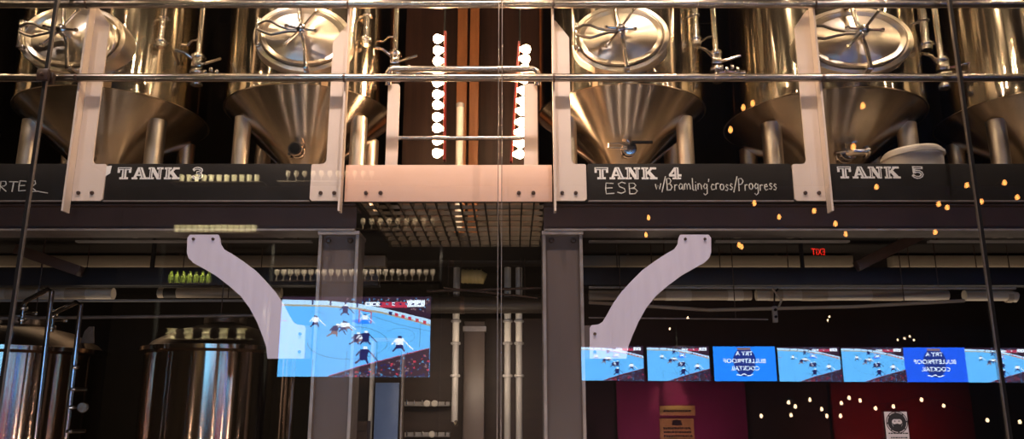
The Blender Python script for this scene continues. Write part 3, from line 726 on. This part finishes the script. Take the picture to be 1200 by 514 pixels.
for (px_, y1, lab) in ((536, 494, 'white upright pipe left of the dark duct, ending in a spout'), (595, 530, 'white upright pipe, left of the close pair'), (608, 530, 'white upright pipe, right of the close pair, beside the right column')):
    a, b = P(px_, 276, SY), P(px_ - (1 if px_ > 560 else 2), y1, SY)
    root = thing('upright_pipe', (a.x, SY, b.z if y1 < 514 else 0), lab, 'pipe')
    zb_ = b.z if y1 < 514 else 0
    MB().tube([(a.x, SY, zb_), (a.x, SY, PZ(402, SY))], .029, 16).build('lower_pipe', PIPEGREY, root)
    MB().tube([(a.x, SY, PZ(402, SY)), (a.x, SY, 2.95)], .031, 16).build('upper_pipe', PIPEWHITE, root)
    for yy in (402, 376, 440):
        m = MB(); clampring(m, (a.x, SY, PZ(yy, SY)), (0, 0, 1), .03); m.build('coupling', PIPEGREY, root)
    if y1 < 514:
        m = MB(); m.tube([(a.x, SY, zb_ + .02), (a.x + .02, SY - .03, zb_ - .03)], .02, 12); m.build('spout', CHROME, root)
# wall-side duct
a, b = PX(543, 450, 7.6), PX(568, 450, 7.6)
root = thing('grey_duct', ((a + b) / 2, 7.65, 0), 'wide grey upright duct right of the white spout pipe', 'duct')
MB().bx((a, 7.58, 0), (b, 7.7, PZ(376, 7.58)), bevel=.01).build('duct', COLUMN, root)
MB().bx((a - .01, 7.57, PZ(388, 7.58)), (b + .01, 7.71, PZ(382, 7.58))).build('flange', EDGE, root)
c = P(554, 324, 7.1)
root = thing('brush_head', (c.x, 7.1, c.z - .06), 'yellowish ribbed duct sleeve between the dark lagged pipes', 'sleeve')
m = MB()
m.tube([c + Vector((-.10, 0, .005)), c + Vector((.06, 0, .0)), c + Vector((.11, 0, -.02))], [.06, .062, .05], 20); m.build('sleeve', COPPER, root)
for k in range(5): MB().tube([c + Vector((-.09 + k * .04, 0, .003)), c + Vector((-.08 + k * .04, 0, .003))], .066, 20).build('ring', COPPER, root)
# insulators / white clips on ledge
for (px_) in (505, 514):
    p = P(px_, 285, 6.6)
    tag(MB().lathe([(.02, 0), (.026, .01), (.026, .08), (.018, .09), (.018, .12)], 14, Matrix.Translation((p.x, p.y, p.z - .03))).build('pipe_stub', PIPEWHITE), 'small white pipe stub of a pair hanging beside the left white upright pipe', 'pipe stub', 'pair of white pipe stubs')
p, q = P(476, 293, 6.6), P(575, 290, 6.6)
pipe('thin_conduit', [p, q], .010, EDGE, 'thin steel rod above the upper dark lagged pipe')
# tap rails with gauges
for (py, lab, n) in ((473, 'upper tap rail with two round gauges, left of the white spout pipe', 2), (509, 'lower tap rail with one round gauge, at the bottom edge', 1)):
    a, b = P(474, py, 7.75), P(527, py, 7.75)
    root = thing('tap_rail', ((a.x + b.x) / 2, 7.75, a.z - .02), lab, 'rail')
    MB().bx((a.x, 7.74, a.z - .02), (b.x, 7.9, a.z + .02), bevel=.004).build('rail', PIPEGREY, root)
    for k in range(6):
        x = a.x + (b.x - a.x) * (.06 + k * .17); m = MB(); m.tube([(x, 7.72, a.z - .01), (x, 7.72, a.z + .035)], .007, 8); m.build('tap', CHROME, root)
    for k in range(n):
        x = PX(500 + k * 9 + (6 if n == 1 else 0), py, 7.7); m = MB(); m.lathe([(.03, 0), (.03, .02), (.024, .026), (0, .026)], 20, frame((x, 7.73, a.z + .004), (0, -1, 0))); m.build('gauge', PIPEWHITE, root)
# door frame and dark doorway beside the left column
a, b = PX(424, 450, 7.6), PX(471, 450, 7.6)
root = thing('cooler_door', ((a + b) / 2, 7.6, 0), 'cooler door, blue reflection painted on, with a bright steel edge, right of the left column', 'door')
MB().bx((PX(440, 450, 7.6), 7.6, 0), (PX(468, 450, 7.6), 7.66, PZ(448, 7.6)), bevel=.006).build('leaf', BLUEREFL, root)
MB().bx((PX(434, 450, 7.6), 7.56, 0), (PX(437, 450, 7.6), 7.66, PZ(400, 7.6))).build('edge_post', PIPEWHITE, root)
MB().bx((PX(471, 450, 7.6), 7.56, 0), (PX(473, 450, 7.6), 7.66, PZ(400, 7.6))).build('edge_post', EDGE, root)
MB().bx((PX(434, 400, 7.6), 7.56, PZ(400, 7.6)), (PX(473, 400, 7.6), 7.66, PZ(396, 7.6))).build('lintel', EDGE, root)
root = thing('steel_locker', (PX(426, 480, 7.4), 7.45, 0), 'narrow brown locker beside the left column, near the bottom edge', 'locker')
MB().bx((PX(416, 480, 7.4), 7.35, 0), (PX(432, 480, 7.4), 7.54, PZ(493, 7.4)), bevel=.006).build('case', BROWNBOX, root)
MB().bx((PX(418, 498, 7.34), 7.335, PZ(504, 7.34)), (PX(430, 498, 7.34), 7.35, PZ(498, 7.38))).build('drawer', BROWNBOX, root)

# ------------------------------------------------------------------ poster on the glass
root = thing('paper_notice', (PX(1053, 514, 4.386), 4.386, PZ(530, 4.386)), 'white paper notice with a round black bearded face emblem on the glass', 'notice')
a, b = P(1036, 482, 4.386), P(1069, 530, 4.386); cx = (a.x + b.x) / 2
MB().bx((a.x, 4.387, b.z), (b.x - .005, 4.3885, a.z)).build('sheet', PAPER, root)
e = MB(); cz = PZ(494.5, 4.386); rr = .057
ring = [(cx + rr * math.cos(t), cz + rr * math.sin(t)) for t in [2 * PI * i / 40 for i in range(40)]]
e.prism(ring, 4.3862, 4.387, 0)
ring2 = [(cx + rr * .80 * math.cos(t), cz + rr * .80 * math.sin(t)) for t in [2 * PI * i / 40 for i in range(40)]]
for i in range(40):
    if i % 5 == 0: continue
    j = (i + 1) % 40; s1, s2 = .86, .92
    e.prism([(cx + (ring[i][0] - cx) * s1, cz + (ring[i][1] - cz) * s1), (cx + (ring[j][0] - cx) * s1, cz + (ring[j][1] - cz) * s1), (cx + (ring[j][0] - cx) * s2, cz + (ring[j][1] - cz) * s2), (cx + (ring[i][0] - cx) * s2, cz + (ring[i][1] - cz) * s2)], 4.3858, 4.3862, 1)
def disc(x, z, rx, rz, y0, y1, mi, n=20): e.prism([(x + rx * math.cos(2 * PI * i / n), z + rz * math.sin(2 * PI * i / n)) for i in range(n)], y0, y1, mi)
disc(cx, cz - .002, .027, .034, 4.3858, 4.3862, 1)
e.prism([(cx - .028, cz + .006), (cx - .024, cz + .028), (cx, cz + .038), (cx + .024, cz + .028), (cx + .028, cz + .006), (cx + .018, cz + .016), (cx - .018, cz + .016)], 4.3854, 4.3858, 0)
e.prism([(cx - .027, cz - .002), (cx - .016, cz - .010), (cx, cz - .006), (cx + .016, cz - .010), (cx + .027, cz - .002), (cx + .018, cz - .032), (cx, cz - .040), (cx - .018, cz - .032)], 4.3854, 4.3858, 0)
for s_ in (-1, 1): disc(cx + s_ * .011, cz + .006, .004, .003, 4.3854, 4.3858, 0, 8)
e.build('emblem', [INK, PAPER], root)
t = MB()
for (py, w) in ((508, .10), (513, .08), (517, .11), (521, .09)):
    z = PZ(py, 4.386); x = cx - w / 2
    while x < cx + w / 2: l = random.uniform(.006, .016); t.prism([(x, z), (x + l, z), (x + l, z + .006), (x, z + .006)], 4.3862, 4.387); x += l + .003
t.build('small_print', INK, root)

# ------------------------------------------------------------------ bar room (seen mirrored in the glass wall)
def hockey_mesh(W, H):
    m = MB(); EPS = .0006
    lay = [0]
    def poly(pts, mi):
        lay[0] += 1; y = lay[0] * EPS * .2
        m.add([((u - .5) * W, y, (.5 - v) * H) for u, v in pts], [tuple(range(len(pts)))], mi)
    def line(pts, w, mi):
        for (a, b) in zip(pts[:-1], pts[1:]):
            dx, dy = (b[0] - a[0]) * W, (b[1] - a[1]) * H; L_ = math.hypot(dx, dy) or 1; nx, ny = -dy / L_ * w / 2 / W, dx / L_ * w / 2 / H
            poly([(a[0] + nx, a[1] + ny), (b[0] + nx, b[1] + ny), (b[0] - nx, b[1] - ny), (a[0] - nx, a[1] - ny)], mi)
    ICE, BRD, YEL, DRK, NAV, RED, LIN, WHT, BLU, TAN = range(10)
    poly([(0, 0), (1, 0), (1, 1), (0, 1)], ICE)
    poly([(0, 0), (1, 0), (1, .30), (.85, .22), (.68, .145), (.5, .085), (.3, .05), (0, .035)], DRK)
    bt = [(0, .035), (.3, .05), (.5, .085), (.68, .145), (.85, .22), (1, .29)]; bb = [(0, .105), (.3, .118), (.5, .15), (.68, .205), (.85, .285), (1, .365)]
    poly(bt + bb[::-1], BRD)
    line(bb, .012 * W, YEL)
    for i, u in enumerate((.2, .32, .42, .5)): poly([(u, .045 + i * .008), (u + .012, .047 + i * .008), (u + .012, .10 + i * .012), (u, .095 + i * .012)], NAV)
    for u in (.72, .76, .805, .85, .90, .95):
        v = .205 + (u - .72) * .5; poly([(u, v - .02), (u + .022, v - .012), (u + .022, v + .03), (u, v + .022)], RED if u > .75 else NAV)
    for k in range(90):
        u = random.uniform(.42, .99); v = random.uniform(.005, .06 + max(0, u - .5) * .3)
        poly([(u, v), (u + .01, v), (u + .01, v + .018), (u, v + .018)], random.choice((NAV, TAN, LIN, DRK)))
    # score strip
    for (u0, u1, v0, v1, c) in ((.56, .66, .07, .12, WHT), (.66, .74, .07, .115, RED), (.74, .76, .07, .115, WHT), (.76, .84, .07, .115, RED), (.84, .96, .045, .13, WHT), (.66, .84, .115, .14, RED)): poly([(u0, v0), (u1, v0), (u1, v1), (u0, v1)], c)
    for k in range(9): u = .57 + k * .043; poly([(u, .085), (u + .018, .085), (u + .018, .105), (u, .105)], NAV if k % 3 else LIN)
    # rink lines
    line([(.455 + .265 * math.cos(t), .58 + .205 * math.sin(t)) for t in [2 * PI * i / 40 for i in range(27, 61)]], .004 * W, LIN)
    line([(.80 + .10 * math.cos(t), .50 + .10 * math.sin(t)) for t in [2 * PI * i / 24 for i in range(14, 30)]], .003 * W, LIN)
    line([(.24 + .07 * math.cos(t), .27 + .07 * math.sin(t)) for t in [2 * PI * i / 24 for i in range(14, 28)]], .003 * W, LIN)
    line([(.6, .24), (.8, .36), (1, .44)], .003 * W, LIN)
    line([(.0, .30), (.05, .31)], .003 * W, RED)
    # goal
    poly([(.47, .31), (.53, .28), (.62, .30), (.6, .345), (.52, .35)], BLU)
    line([(.525, .33), (.525, .17), (.605, .20), (.605, .345)], .006 * W, RED)
    line([(.53, .20), (.6, .33)], .003 * W, WHT); line([(.6, .22), (.53, .31)], .003 * W, WHT)
    def man(u, v, h, top, leg, lean=0):
        v -= h * .08; h *= .80
        w = h * .30 * H / W * 1.3
        poly([(u - w * .5, v - h * .55), (u + w * .5, v - h * .55), (u + w * .7, v - h * .18), (u - w * .7, v - h * .18)], leg)
        line([(u - w * .3, v - h * .3), (u - w * 1.1 - lean, v)], h * .12 * H, leg); line([(u + w * .3, v - h * .3), (u + w * .9 - lean, v)], h * .12 * H, leg)
        poly([(u - w * .7 + lean, v - h * .84), (u + w * .7 + lean, v - h * .84), (u + w * .65, v - h * .42), (u - w * .65, v - h * .42)], top)
        line([(u + w * .6 + lean, v - h * .75), (u + w * 1.5 + lean, v - h * .4), (u + w * 2.3, v - h * .12)], h * .07 * H, top)
        line([(u - w * .6 + lean, v - h * .75), (u - w * 1.3 + lean, v - h * .45)], h * .09 * H, top)
        poly([(u - w * .3 + lean * 1.5, v - h), (u + w * .35 + lean * 1.5, v - h), (u + w * .35 + lean * 1.5, v - h * .84), (u - w * .3 + lean * 1.5, v - h * .84)], NAV if top != NAV else WHT)
    man(.43, .25, .17, NAV, NAV); man(.235, .40, .18, WHT, NAV); man(.565, .36, .16, WHT, BLU)
    man(.365, .52, .20, NAV, TAN, .012); man(.425, .46, .17, WHT, NAV); man(.455, .44, .14, WHT, TAN, -.01)
    man(.51, .62, .19, NAV, NAV, .01); man(.545, .60, .15, WHT, TAN); man(.575, .62, .21, NAV, NAV); man(.565, .86, .26, NAV, NAV, .006); man(.80, .71, .24, WHT, NAV)
    # crowd
    poly([(.34, 1), (.55, .875), (.78, .76), (1, .655), (1, 1)], DRK)
    line([(.34, .995), (.55, .87), (.78, .755), (1, .65)], .004 * W, RED)
    for k in range(240):
        u = random.uniform(.42, .99); v = random.uniform(1 - (u - .34) * .52 + .02, .99)
        s = random.uniform(.006, .016); poly([(u, v), (u + s, v), (u + s, v + s * 1.6), (u, v + s * 1.6)], random.choice((DRK, NAV, NAV, RED, TAN, DRK, DRK, LIN)))
    for (u, v0, v1) in ((.235, .79, 1), (.455, .69, 1), (.655, .61, .97), (.815, .7, 1), (.935, .33, .64)): line([(u + .003, v0), (u, v1)], .004 * W, LIN)
    return m
HM = [S_ICE, S_BOARD, S_YEL, S_DARK, S_NAVY, S_RED, S_LINE, S_WHITE, S_BLUE, S_SKIN]
def cocktail_mesh(W, H):
    m = MB()
    m.add([(-W / 2, 0, -H / 2), (W / 2, 0, -H / 2), (W / 2, 0, H / 2), (-W / 2, 0, H / 2)], [(0, 1, 2, 3)], 0)
    n = 20
    m.add([(.18 * W * math.cos(t) * (1.05 if math.sin(t) > 0 else .95), .0006, .05 * H + .42 * H * math.sin(t)) for t in [2 * PI * i / n for i in range(n)]], [tuple(range(n))], 1)
    m.add([(-.1 * W, .0009, .40 * H), (.1 * W, .0009, .40 * H), (.11 * W, .0009, .47 * H), (-.12 * W, .0009, .47 * H)], [(0, 1, 2, 3)], 3)
    for (s, z, size) in (('TRY A', .245, .15), ('BULLETPROOF', .025, .16), ('COCKTAIL', -.19, .16)):
        vs, fs = text_mesh(s, size * H)
        k = {'TRY A': .28, 'BULLETPROOF': .68, 'COCKTAIL': .46}[s] * W / (max(v.x for v in vs) - min(v.x for v in vs))
        m.add([(-v.x * k, .0016, v.y * 1.1 + z * H) for v in vs], fs, 2)
    m.ribbon([(-.14 * W, -.31 * H), (-.08 * W, -.34 * H), (-.02 * W, -.29 * H), (.04 * W, -.35 * H), (.12 * W, -.31 * H)], .025 * H, .001, .0016, 2)
    return m
def tv(c, W, H, screen, label, group, mats=HM, cmesh=None):
    root = thing('television', (c.x, c.y - .06, c.z - H / 2), label, 'television', group)
    m = MB(); m.bx((c.x - W / 2 - .012, c.y - .05, c.z - H / 2 - .014), (c.x + W / 2 + .012, c.y - .004, c.z + H / 2 + .012), bevel=.006); m.build('bezel', BLACKPLASTIC, root)
    me = screen
    o = bpy.data.objects.new('screen', me); COL.objects.link(o); o.parent = root; o.location = (0, .06 + .0, H / 2)
    m = MB(); m.box((c.x, c.y - .075, c.z), (.35, .05, .25), bevel=.006); m.tube([(c.x, c.y - .075, c.z + .1), (c.x, c.y - .075, c.z + H / 2 + .35)], .02, 12); m.build('mount', BLACKPLASTIC, root)
    return root
def as_mesh(mb, mats, name):
    o = mb.build(name, mats, None, (0, 0, 0), recalc=False); me = o.data; bpy.data.objects.remove(o)
    # face the screen to +Y
    bm = bmesh.new(); bm.from_mesh(me)
    for f in bm.faces:
        f.normal_update()
        if f.normal.y < 0: f.normal_flip()
    bm.to_mesh(me); bm.free(); return me
BIGY = -.55
a, b = R(331, 347.5, BIGY), R(503, 441, BIGY)
W, H = b.x - a.x, a.z - b.z
tv((a + b) / 2, W, H, as_mesh(hockey_mesh(W, H), HM, 'hockey_picture'), 'large television showing ice hockey, mirrored in the glass over the left column', 'televisions mirrored in the glass')
SYR = -6.4
rows = [(681, 755), (757.5, 833), (835, 911), (912, 985.5), (987.5, 1060), (1061.5, 1131), (1133, 1205)]
hm = None; cm = None
labs = ['small television showing ice hockey at the left end of the mirrored row', 'small television showing ice hockey left of the first blue cocktail advert', 'first blue cocktail advert television in the mirrored row', 'small television showing ice hockey just right of the first cocktail advert', 'small television showing ice hockey just left of the second cocktail advert', 'second blue cocktail advert television in the mirrored row, near the right glass joint', 'small television showing ice hockey cut by the right glass joint']
for i, (x0, x1) in enumerate(rows):
    a, b = R(x0, 405 + i * .35, SYR), R(x1, 445.5 + i * .4, SYR); W, H = b.x - a.x, a.z - b.z
    if hm is None: hm = as_mesh(hockey_mesh(W, H), HM, 'small_hockey_picture'); cm = as_mesh(cocktail_mesh(W, H), [S_BLUE, S_DEEP, S_WHITE, S_SKIN], 'advert_picture'); cm2 = as_mesh(cocktail_mesh(W, H), [S_BLUE2, S_DEEP, S_WHITE, S_SKIN], 'advert_picture')
    tv((a + b) / 2, W, H, cm if i == 2 else cm2 if i == 5 else hm, labs[i], 'televisions mirrored in the glass')
# wall colours under the screens
WYR = -7.3
def wallpanel(x0, x1, y0, mat, lab):
    a, b = R(x0, y0, WYR), R(x1, y0, WYR)
    struct(MB().bx((a.x, -7.4, 0), (b.x, WYR, a.z)).build('trim_%d' % len([o for o in sc.objects if o.name.startswith('trim_')]), mat), lab)
wallpanel(722, 872, 440, MAGENTA, 'magenta painted wall section under the televisions')
wallpanel(972, 1134, 440, REDWALL, 'red painted wall section under the televisions')
# gold signs on the magenta wall
YG = -7.26
for (y0, y1, lab, lines) in ((475, 486.5, 'narrow gold sign above the larger gold sign on the magenta wall', 1), (490, 532, 'larger gold sign with dark lettering on the magenta wall', 5)):
    a, b = R(773, y0, YG), R(815, y1, YG)
    root = thing('gold_sign', ((a.x + b.x) / 2, -7.29, b.z), lab, 'sign')
    MB().bx((a.x, -7.3, b.z), (b.x, YG, a.z), bevel=.006).build('panel', GOLD, root)
    m = MB(); w = b.x - a.x
    if lines > 1:
        cx = (a.x + b.x) / 2; z = R(794, 495, YG).z
        m.prism([(cx - .1, z - .04), (cx - .08, z + .04), (cx, z + .06), (cx + .08, z + .04), (cx + .1, z - .04), (cx, z - .055)], YG, YG + .002)
    for k in range(lines):
        z = (a.z - .1) if lines == 1 else R(794, 501.5 + 4.5 * k, YG).z; x = a.x + .1 * w
        while x < b.x - .12 * w: l = random.uniform(.02, .05); m.prism([(x, z - .02), (x + l, z - .02), (x + l, z + .02), (x, z + .02)], YG, YG + .002); x += l + .012
    m.build('lettering', INK, root)
# exit sign
a, b = R(951.5, 289, -5.5), R(967, 300.5, -5.5); c = (a + b) / 2
root = thing('exit_sign', (c.x, -5.53, b.z), 'small red EXIT sign mirrored under the right beam', 'exit sign')
MB().bx((a.x, -5.56, b.z), (b.x, -5.505, a.z), bevel=.004).build('case', BLACKPLASTIC, root)
m = MB(); vs, fs = text_mesh('EXIT', .17, 0); m.add([(c.x - v.x * .72, -5.503, c.z - .058 + v.y) for v in vs], fs); m.build('lettering', EXITRED, root, recalc=False)
MB().tube([(c.x, -5.53, a.z), (c.x, -5.53, 6.2)], .01, 8).build('rod', BLACKPLASTIC, root)

# festoon lights
def festoon(label, bulbs, Yr, r, mat, cat='string lights'):
    pts = [R(x, y, Yr + dy) for x, y, dy in bulbs]
    root = thing('festoon_lights', sum(pts, Vector()) / len(pts), label, cat, 'festoon lights mirrored in the glass')
    for p in pts:
        MB().lathe([(0, -r * 1.3), (r * .6, -r * 1.0), (r * .9, -r * .2), (r * .6, r * .8), (r * .3, r * 1.3)], 12, Matrix.Translation(p)).build('bulb', mat, root)
        MB().lathe([(r * .32, r * 1.2), (r * .34, r * 2.2), (r * .1, r * 2.3)], 10, Matrix.Translation(p)).build('socket', BLACKPLASTIC, root)
    q = [p + Vector((0, 0, r * 2.3)) for p in pts]
    MB().tube(q, .004, 6).build('cable', BLACKPLASTIC, root)
festoon('orange bulb string mirrored over the TANK 4 end and tank 5 cone', [(856, 152, 0), (871, 126, -.3), (882, 121, -.4), (1011, 124, .2), (1000, 172, 0)], .5, .028, EDISON)
festoon('orange bulb string mirrored along the brown beam under TANK 5', [(884, 238, 0), (913, 254, -.2), (954, 247, 0), (979, 262, .2), (1027, 219, 0), (1100, 239, 0), (1110, 243, .2), (1133, 217, 0), (1150, 236, .1), (1177, 214, .2), (1192, 231, 0)], .2, .024, EDISON)
festoon('orange bulb string mirrored under the right beam', [(757, 275, 0), (760, 255, 0), (866, 287, .2), (869, 289, .1), (991, 274, 0), (1096, 272, 0)], -.4, .024, EDISON)
festoon('string of tiny pale bulbs mirrored below the right hand televisions', [(892, 487, 0), (924, 471, 0), (932, 476, .4), (927, 486, .2), (949, 468, 0), (963, 479, .3), (969, 487, 0), (986, 472, .3), (985, 487, 0), (995, 466, 0), (1008, 469, 0), (1026, 478, .2), (1047, 476, 0), (1080, 468, .4), (1106, 475, 0), (1157, 492, .2), (1195, 494, 0)], -3.6, .024, EDISONPALE)
festoon('short string of tiny pale bulbs mirrored above the right hand televisions', [(785, 385, 0), (806, 372, 0), (972, 371, 0), (970, 375, 0), (1052, 398, 0), (1060, 396, .3), (1066, 394, 0), (1071, 398, .2)], -3.2, .014, EDISONPALE)

# glassware rows on back bar shelves
UNITS = {}
def shelving(key, x0, x1, Yr, label, zt):
    root = thing('bar_shelving', ((x0 + x1) / 2, Yr - .1, 0), label, 'shelving'); UNITS[key] = root
    for x in (x0, x1): MB().bx((x - .02, Yr - .14, 0), (x + .02, Yr - .10, zt)).build('upright', BLACKPLASTIC, root)
    return root
def shelf(key, x0, x1, y, Yr):
    a, b = R(x0, y, Yr), R(x1, y, Yr); root = UNITS[key]
    MB().bx((a.x - .06, Yr - .12, a.z - .022), (b.x + .06, Yr + .08, a.z - .002), bevel=.002).build('shelf_board', SHELF, root)
    L = bpy.data.lights.new('shelf_fill', 'AREA'); L.shape = 'RECTANGLE'; L.size = max(.3, b.x - a.x + .1); L.size_y = .05; L.energy = 0  # added area light, hidden from view, to brighten this row
    lo = bpy.data.objects.new('shelf_fill', L); COL.objects.link(lo)
    lo.location = ((a.x + b.x) / 2, Yr + .16, a.z + .40); lo.rotation_euler = (math.radians(-30), 0, 0)
    return a, b, L
def rowof(name, prof, mat, x0, x1, y, n, Yr, label, cat, group, lamp, key, lampcol=(1, .85, .55)):
    a, b, L = shelf(key, x0, x1, y, Yr); L.energy = lamp; L.color = lampcol
    m = MB(); m.lathe(prof, 16); o = m.build(name, mat, None, (0, 0, 0)); tag(o, label, cat, group)
    for i in range(n):
        q = o if i == 0 else o.copy()
        if i: COL.objects.link(q)
        q.location = (a.x + (b.x - a.x) * (i + .5) / n, Yr, a.z)
TUM = [(.022, 0), (.026, .004), (.034, .1), (.032, .1), (.024, .01), (0, .01)]
WINE = [(.032, 0), (.032, .004), (.005, .01), (.005, .06), (.022, .075), (.036, .11), (.03, .15), (.027, .15), (.032, .11), (.018, .08), (0, .075)]
BOT = [(.033, 0), (.034, .09), (.030, .10), (.013, .125), (.012, .15), (.014, .155), (0, .157)]
STACK = [(.06, 0), (.062, .004), (.04, .03), (.05, .06), (.062, .066), (.04, .09), (.05, .12), (.064, .126), (.066, .13), (0, .13)]
shelving('bottles', R(186, 300, -1.2).x, R(312, 300, -1.2).x, -1.2, 'dark bar shelving of tumblers and bottles, mirrored in the glass around the left bracket top', 3.7)
shelving('stems', R(317, 300, -1.7).x, R(516, 300, -1.7).x, -1.7, 'dark bar shelving of wine glasses, mirrored in the glass above the large television', 3.8)
rowof('tumbler', TUM, GLASSWARE, 203, 301, 273, 14, -1.2, 'pale tumbler mirrored in the row above the left bracket top', 'glass', 'tumblers mirrored above the left bracket', 60, 'bottles')
rowof('tumbler', TUM, GLASSWARE, 208, 305, 214, 11, -1.2, 'pale tumbler mirrored in the row over the TANK 3 board', 'glass', 'tumblers mirrored over the TANK 3 board', 70, 'bottles')
rowof('wine_glass', WINE, STEMWARE, 320, 511, 329, 24, -1.7, 'wine glass mirrored in the long row above the large television', 'glass', 'wine glasses mirrored above the television', 30, 'stems', (1, .8, .6))
rowof('wine_glass', WINE, STEMWARE, 420, 512, 269, 9, -1.7, 'wine glass mirrored in the short row under the pale kick plate', 'glass', 'wine glasses mirrored under the kick plate', 14, 'stems', (1, .7, .4))
rowof('wine_glass', WINE, STEMWARE, 332, 440, 213, 11, -1.7, 'wine glass mirrored in the faint row over the post foot beside the TANK 3 board', 'glass', 'wine glasses mirrored beside the TANK 3 board', 14, 'stems', (1, .7, .4))
rowof('bottle', BOT, GREENGLASS, 196, 248, 332, 7, -1.2, 'green bottle mirrored in the row below the left joist', 'bottle', 'green bottles mirrored below the left joist', 16, 'bottles')
rowof('cup_stack', STACK, GLASSWARE, 190, 292, 397, 5, -1.2, 'stack of pale cups mirrored above the coppery brew tank', 'cup stack', 'cup stacks mirrored above the brew tank', 60, 'bottles')

# ------------------------------------------------------------------ light
def spot(loc, tgt, energy, size, col, blend=.6, rad=.04):
    L = bpy.data.lights.new('spot', 'SPOT'); L.energy = energy; L.spot_size = math.radians(size); L.spot_blend = blend; L.color = col; L.shadow_soft_size = rad
    o = bpy.data.objects.new('added_spot', L); COL.objects.link(o); o.location = loc
    o.rotation_euler = (Vector(tgt) - Vector(loc)).to_track_quat('-Z', 'Y').to_euler(); return o
def area(loc, tgt, energy, sx, sy, col):
    L = bpy.data.lights.new('area', 'AREA'); L.shape = 'RECTANGLE'; L.size = sx; L.size_y = sy; L.energy = energy; L.color = col
    o = bpy.data.objects.new('added_area', L); COL.objects.link(o); o.location = loc
    o.rotation_euler = (Vector(tgt) - Vector(loc)).to_track_quat('-Z', 'Y').to_euler(); return o
WARM = (1, .70, .42); WARM2 = (1, .78, .58)
# added unseen spots above the guard rail, lighting tanks and posts
for x in (-3.9, -2.2, -1.05, .1, 1.25, 2.5, 3.6):
    spot((x, 4.48, 5.0), (x * .98 + .02, 5.1, 3.3), 55 if abs(x) < 2 else 36, 120, WARM, .8, .03)
def bulb(loc, e, col, r=.022):  # added unseen point light, no bulb modelled
    L = bpy.data.lights.new('bulb', 'POINT'); L.energy = e; L.color = col; L.shadow_soft_size = r
    o = bpy.data.objects.new('added_point', L); COL.objects.link(o); o.location = loc
# added unseen point lights high before the glass, for streaks on the tanks
for i, x in enumerate((-5.2, -4.5, -3.9, -3.55, -2.9, -2.35, -1.9, -1.2, -.75, -.3, .25, .6, 1.15, 1.75, 2.05, 2.7, 3.3, 3.6, 4.3, 5.1)):
    bulb((x, 3.5 + .08 * math.sin(i * 2.3), 4.72 + .06 * math.sin(i * 1.3)), 13 if abs(x) < 1.5 else 6.5, WARM, .022 if abs(x) < 1.5 else .015)
# added unseen spots from the bar side, brightening brackets and columns
for x in (-3.4, -1.6, -.3, 1.0, 2.8):
    spot((x, 2.9, 5.6), (x * .9, 4.8, 1.9), 245 if abs(x) < 2 else 140, 58, (1, .80, .74), .7, .06)
# added point lights below the frame, lifting the cones and brackets
for x in (-3.6, -2.3, -1.1, .1, 1.0, 2.1, 3.4):
    bulb((x, 1.6, .95), 32 if abs(x) < 1.5 else 20, (1, .76, .62), .05)
# added tinted spots brightening the bar's coloured walls, and one for the gold signs
spot((2.9, -5.6, .6), (2.9, -7.3, 1.6), 160, 120, (1, .35, .55), .8)
spot((7.0, -5.6, .4), (6.9, -7.3, 1.0), 160, 110, (1, .25, .2), .8)
spot((3.2, -5.9, 3.6), (3.05, -7.3, 1.75), 420, 22, (1, .8, .5), .6)
# added unseen area lights under the deck, brightening joists and pipes
area((-3.3, 6.6, 2.70), (-3.3, 6.9, 0), 3, 2.5, .1, WARM)
area((-.3, 6.72, 2.0), (-.3, 7.6, 1.7), 6, .9, .1, WARM2)
area((-3.5, 6.4, 2.2), (-3.5, 6.5, 4), 6, 4.0, .1, WARM2)
area((3.0, 6.4, 2.2), (3.0, 6.5, 4), 5, 4.0, .1, WARM2)

w = bpy.data.worlds.new('world'); sc.world = w; w.use_nodes = True
w.node_tree.nodes['Background'].inputs['Color'].default_value = (.9, .7, .5, 1)
w.node_tree.nodes['Background'].inputs['Strength'].default_value = .02

# ------------------------------------------------------------------ camera
cam = bpy.data.cameras.new('camera'); co = bpy.data.objects.new('camera', cam); COL.objects.link(co)
co.location = (0, 0, EYE); co.rotation_euler = (PI / 2 + TH, 0, 0)
cam.sensor_fit = 'HORIZONTAL'; cam.sensor_width = 36; cam.lens = 36 * F / 1200; cam.clip_start = .02; cam.clip_end = 100
sc.camera = co
sc.view_settings.view_transform = 'Standard'; sc.view_settings.look = 'None'
sc.cycles.use_adaptive_sampling = False
sc.view_settings.exposure = 0.18; sc.view_settings.gamma = 1; sc.view_settings.use_curve_mapping = False
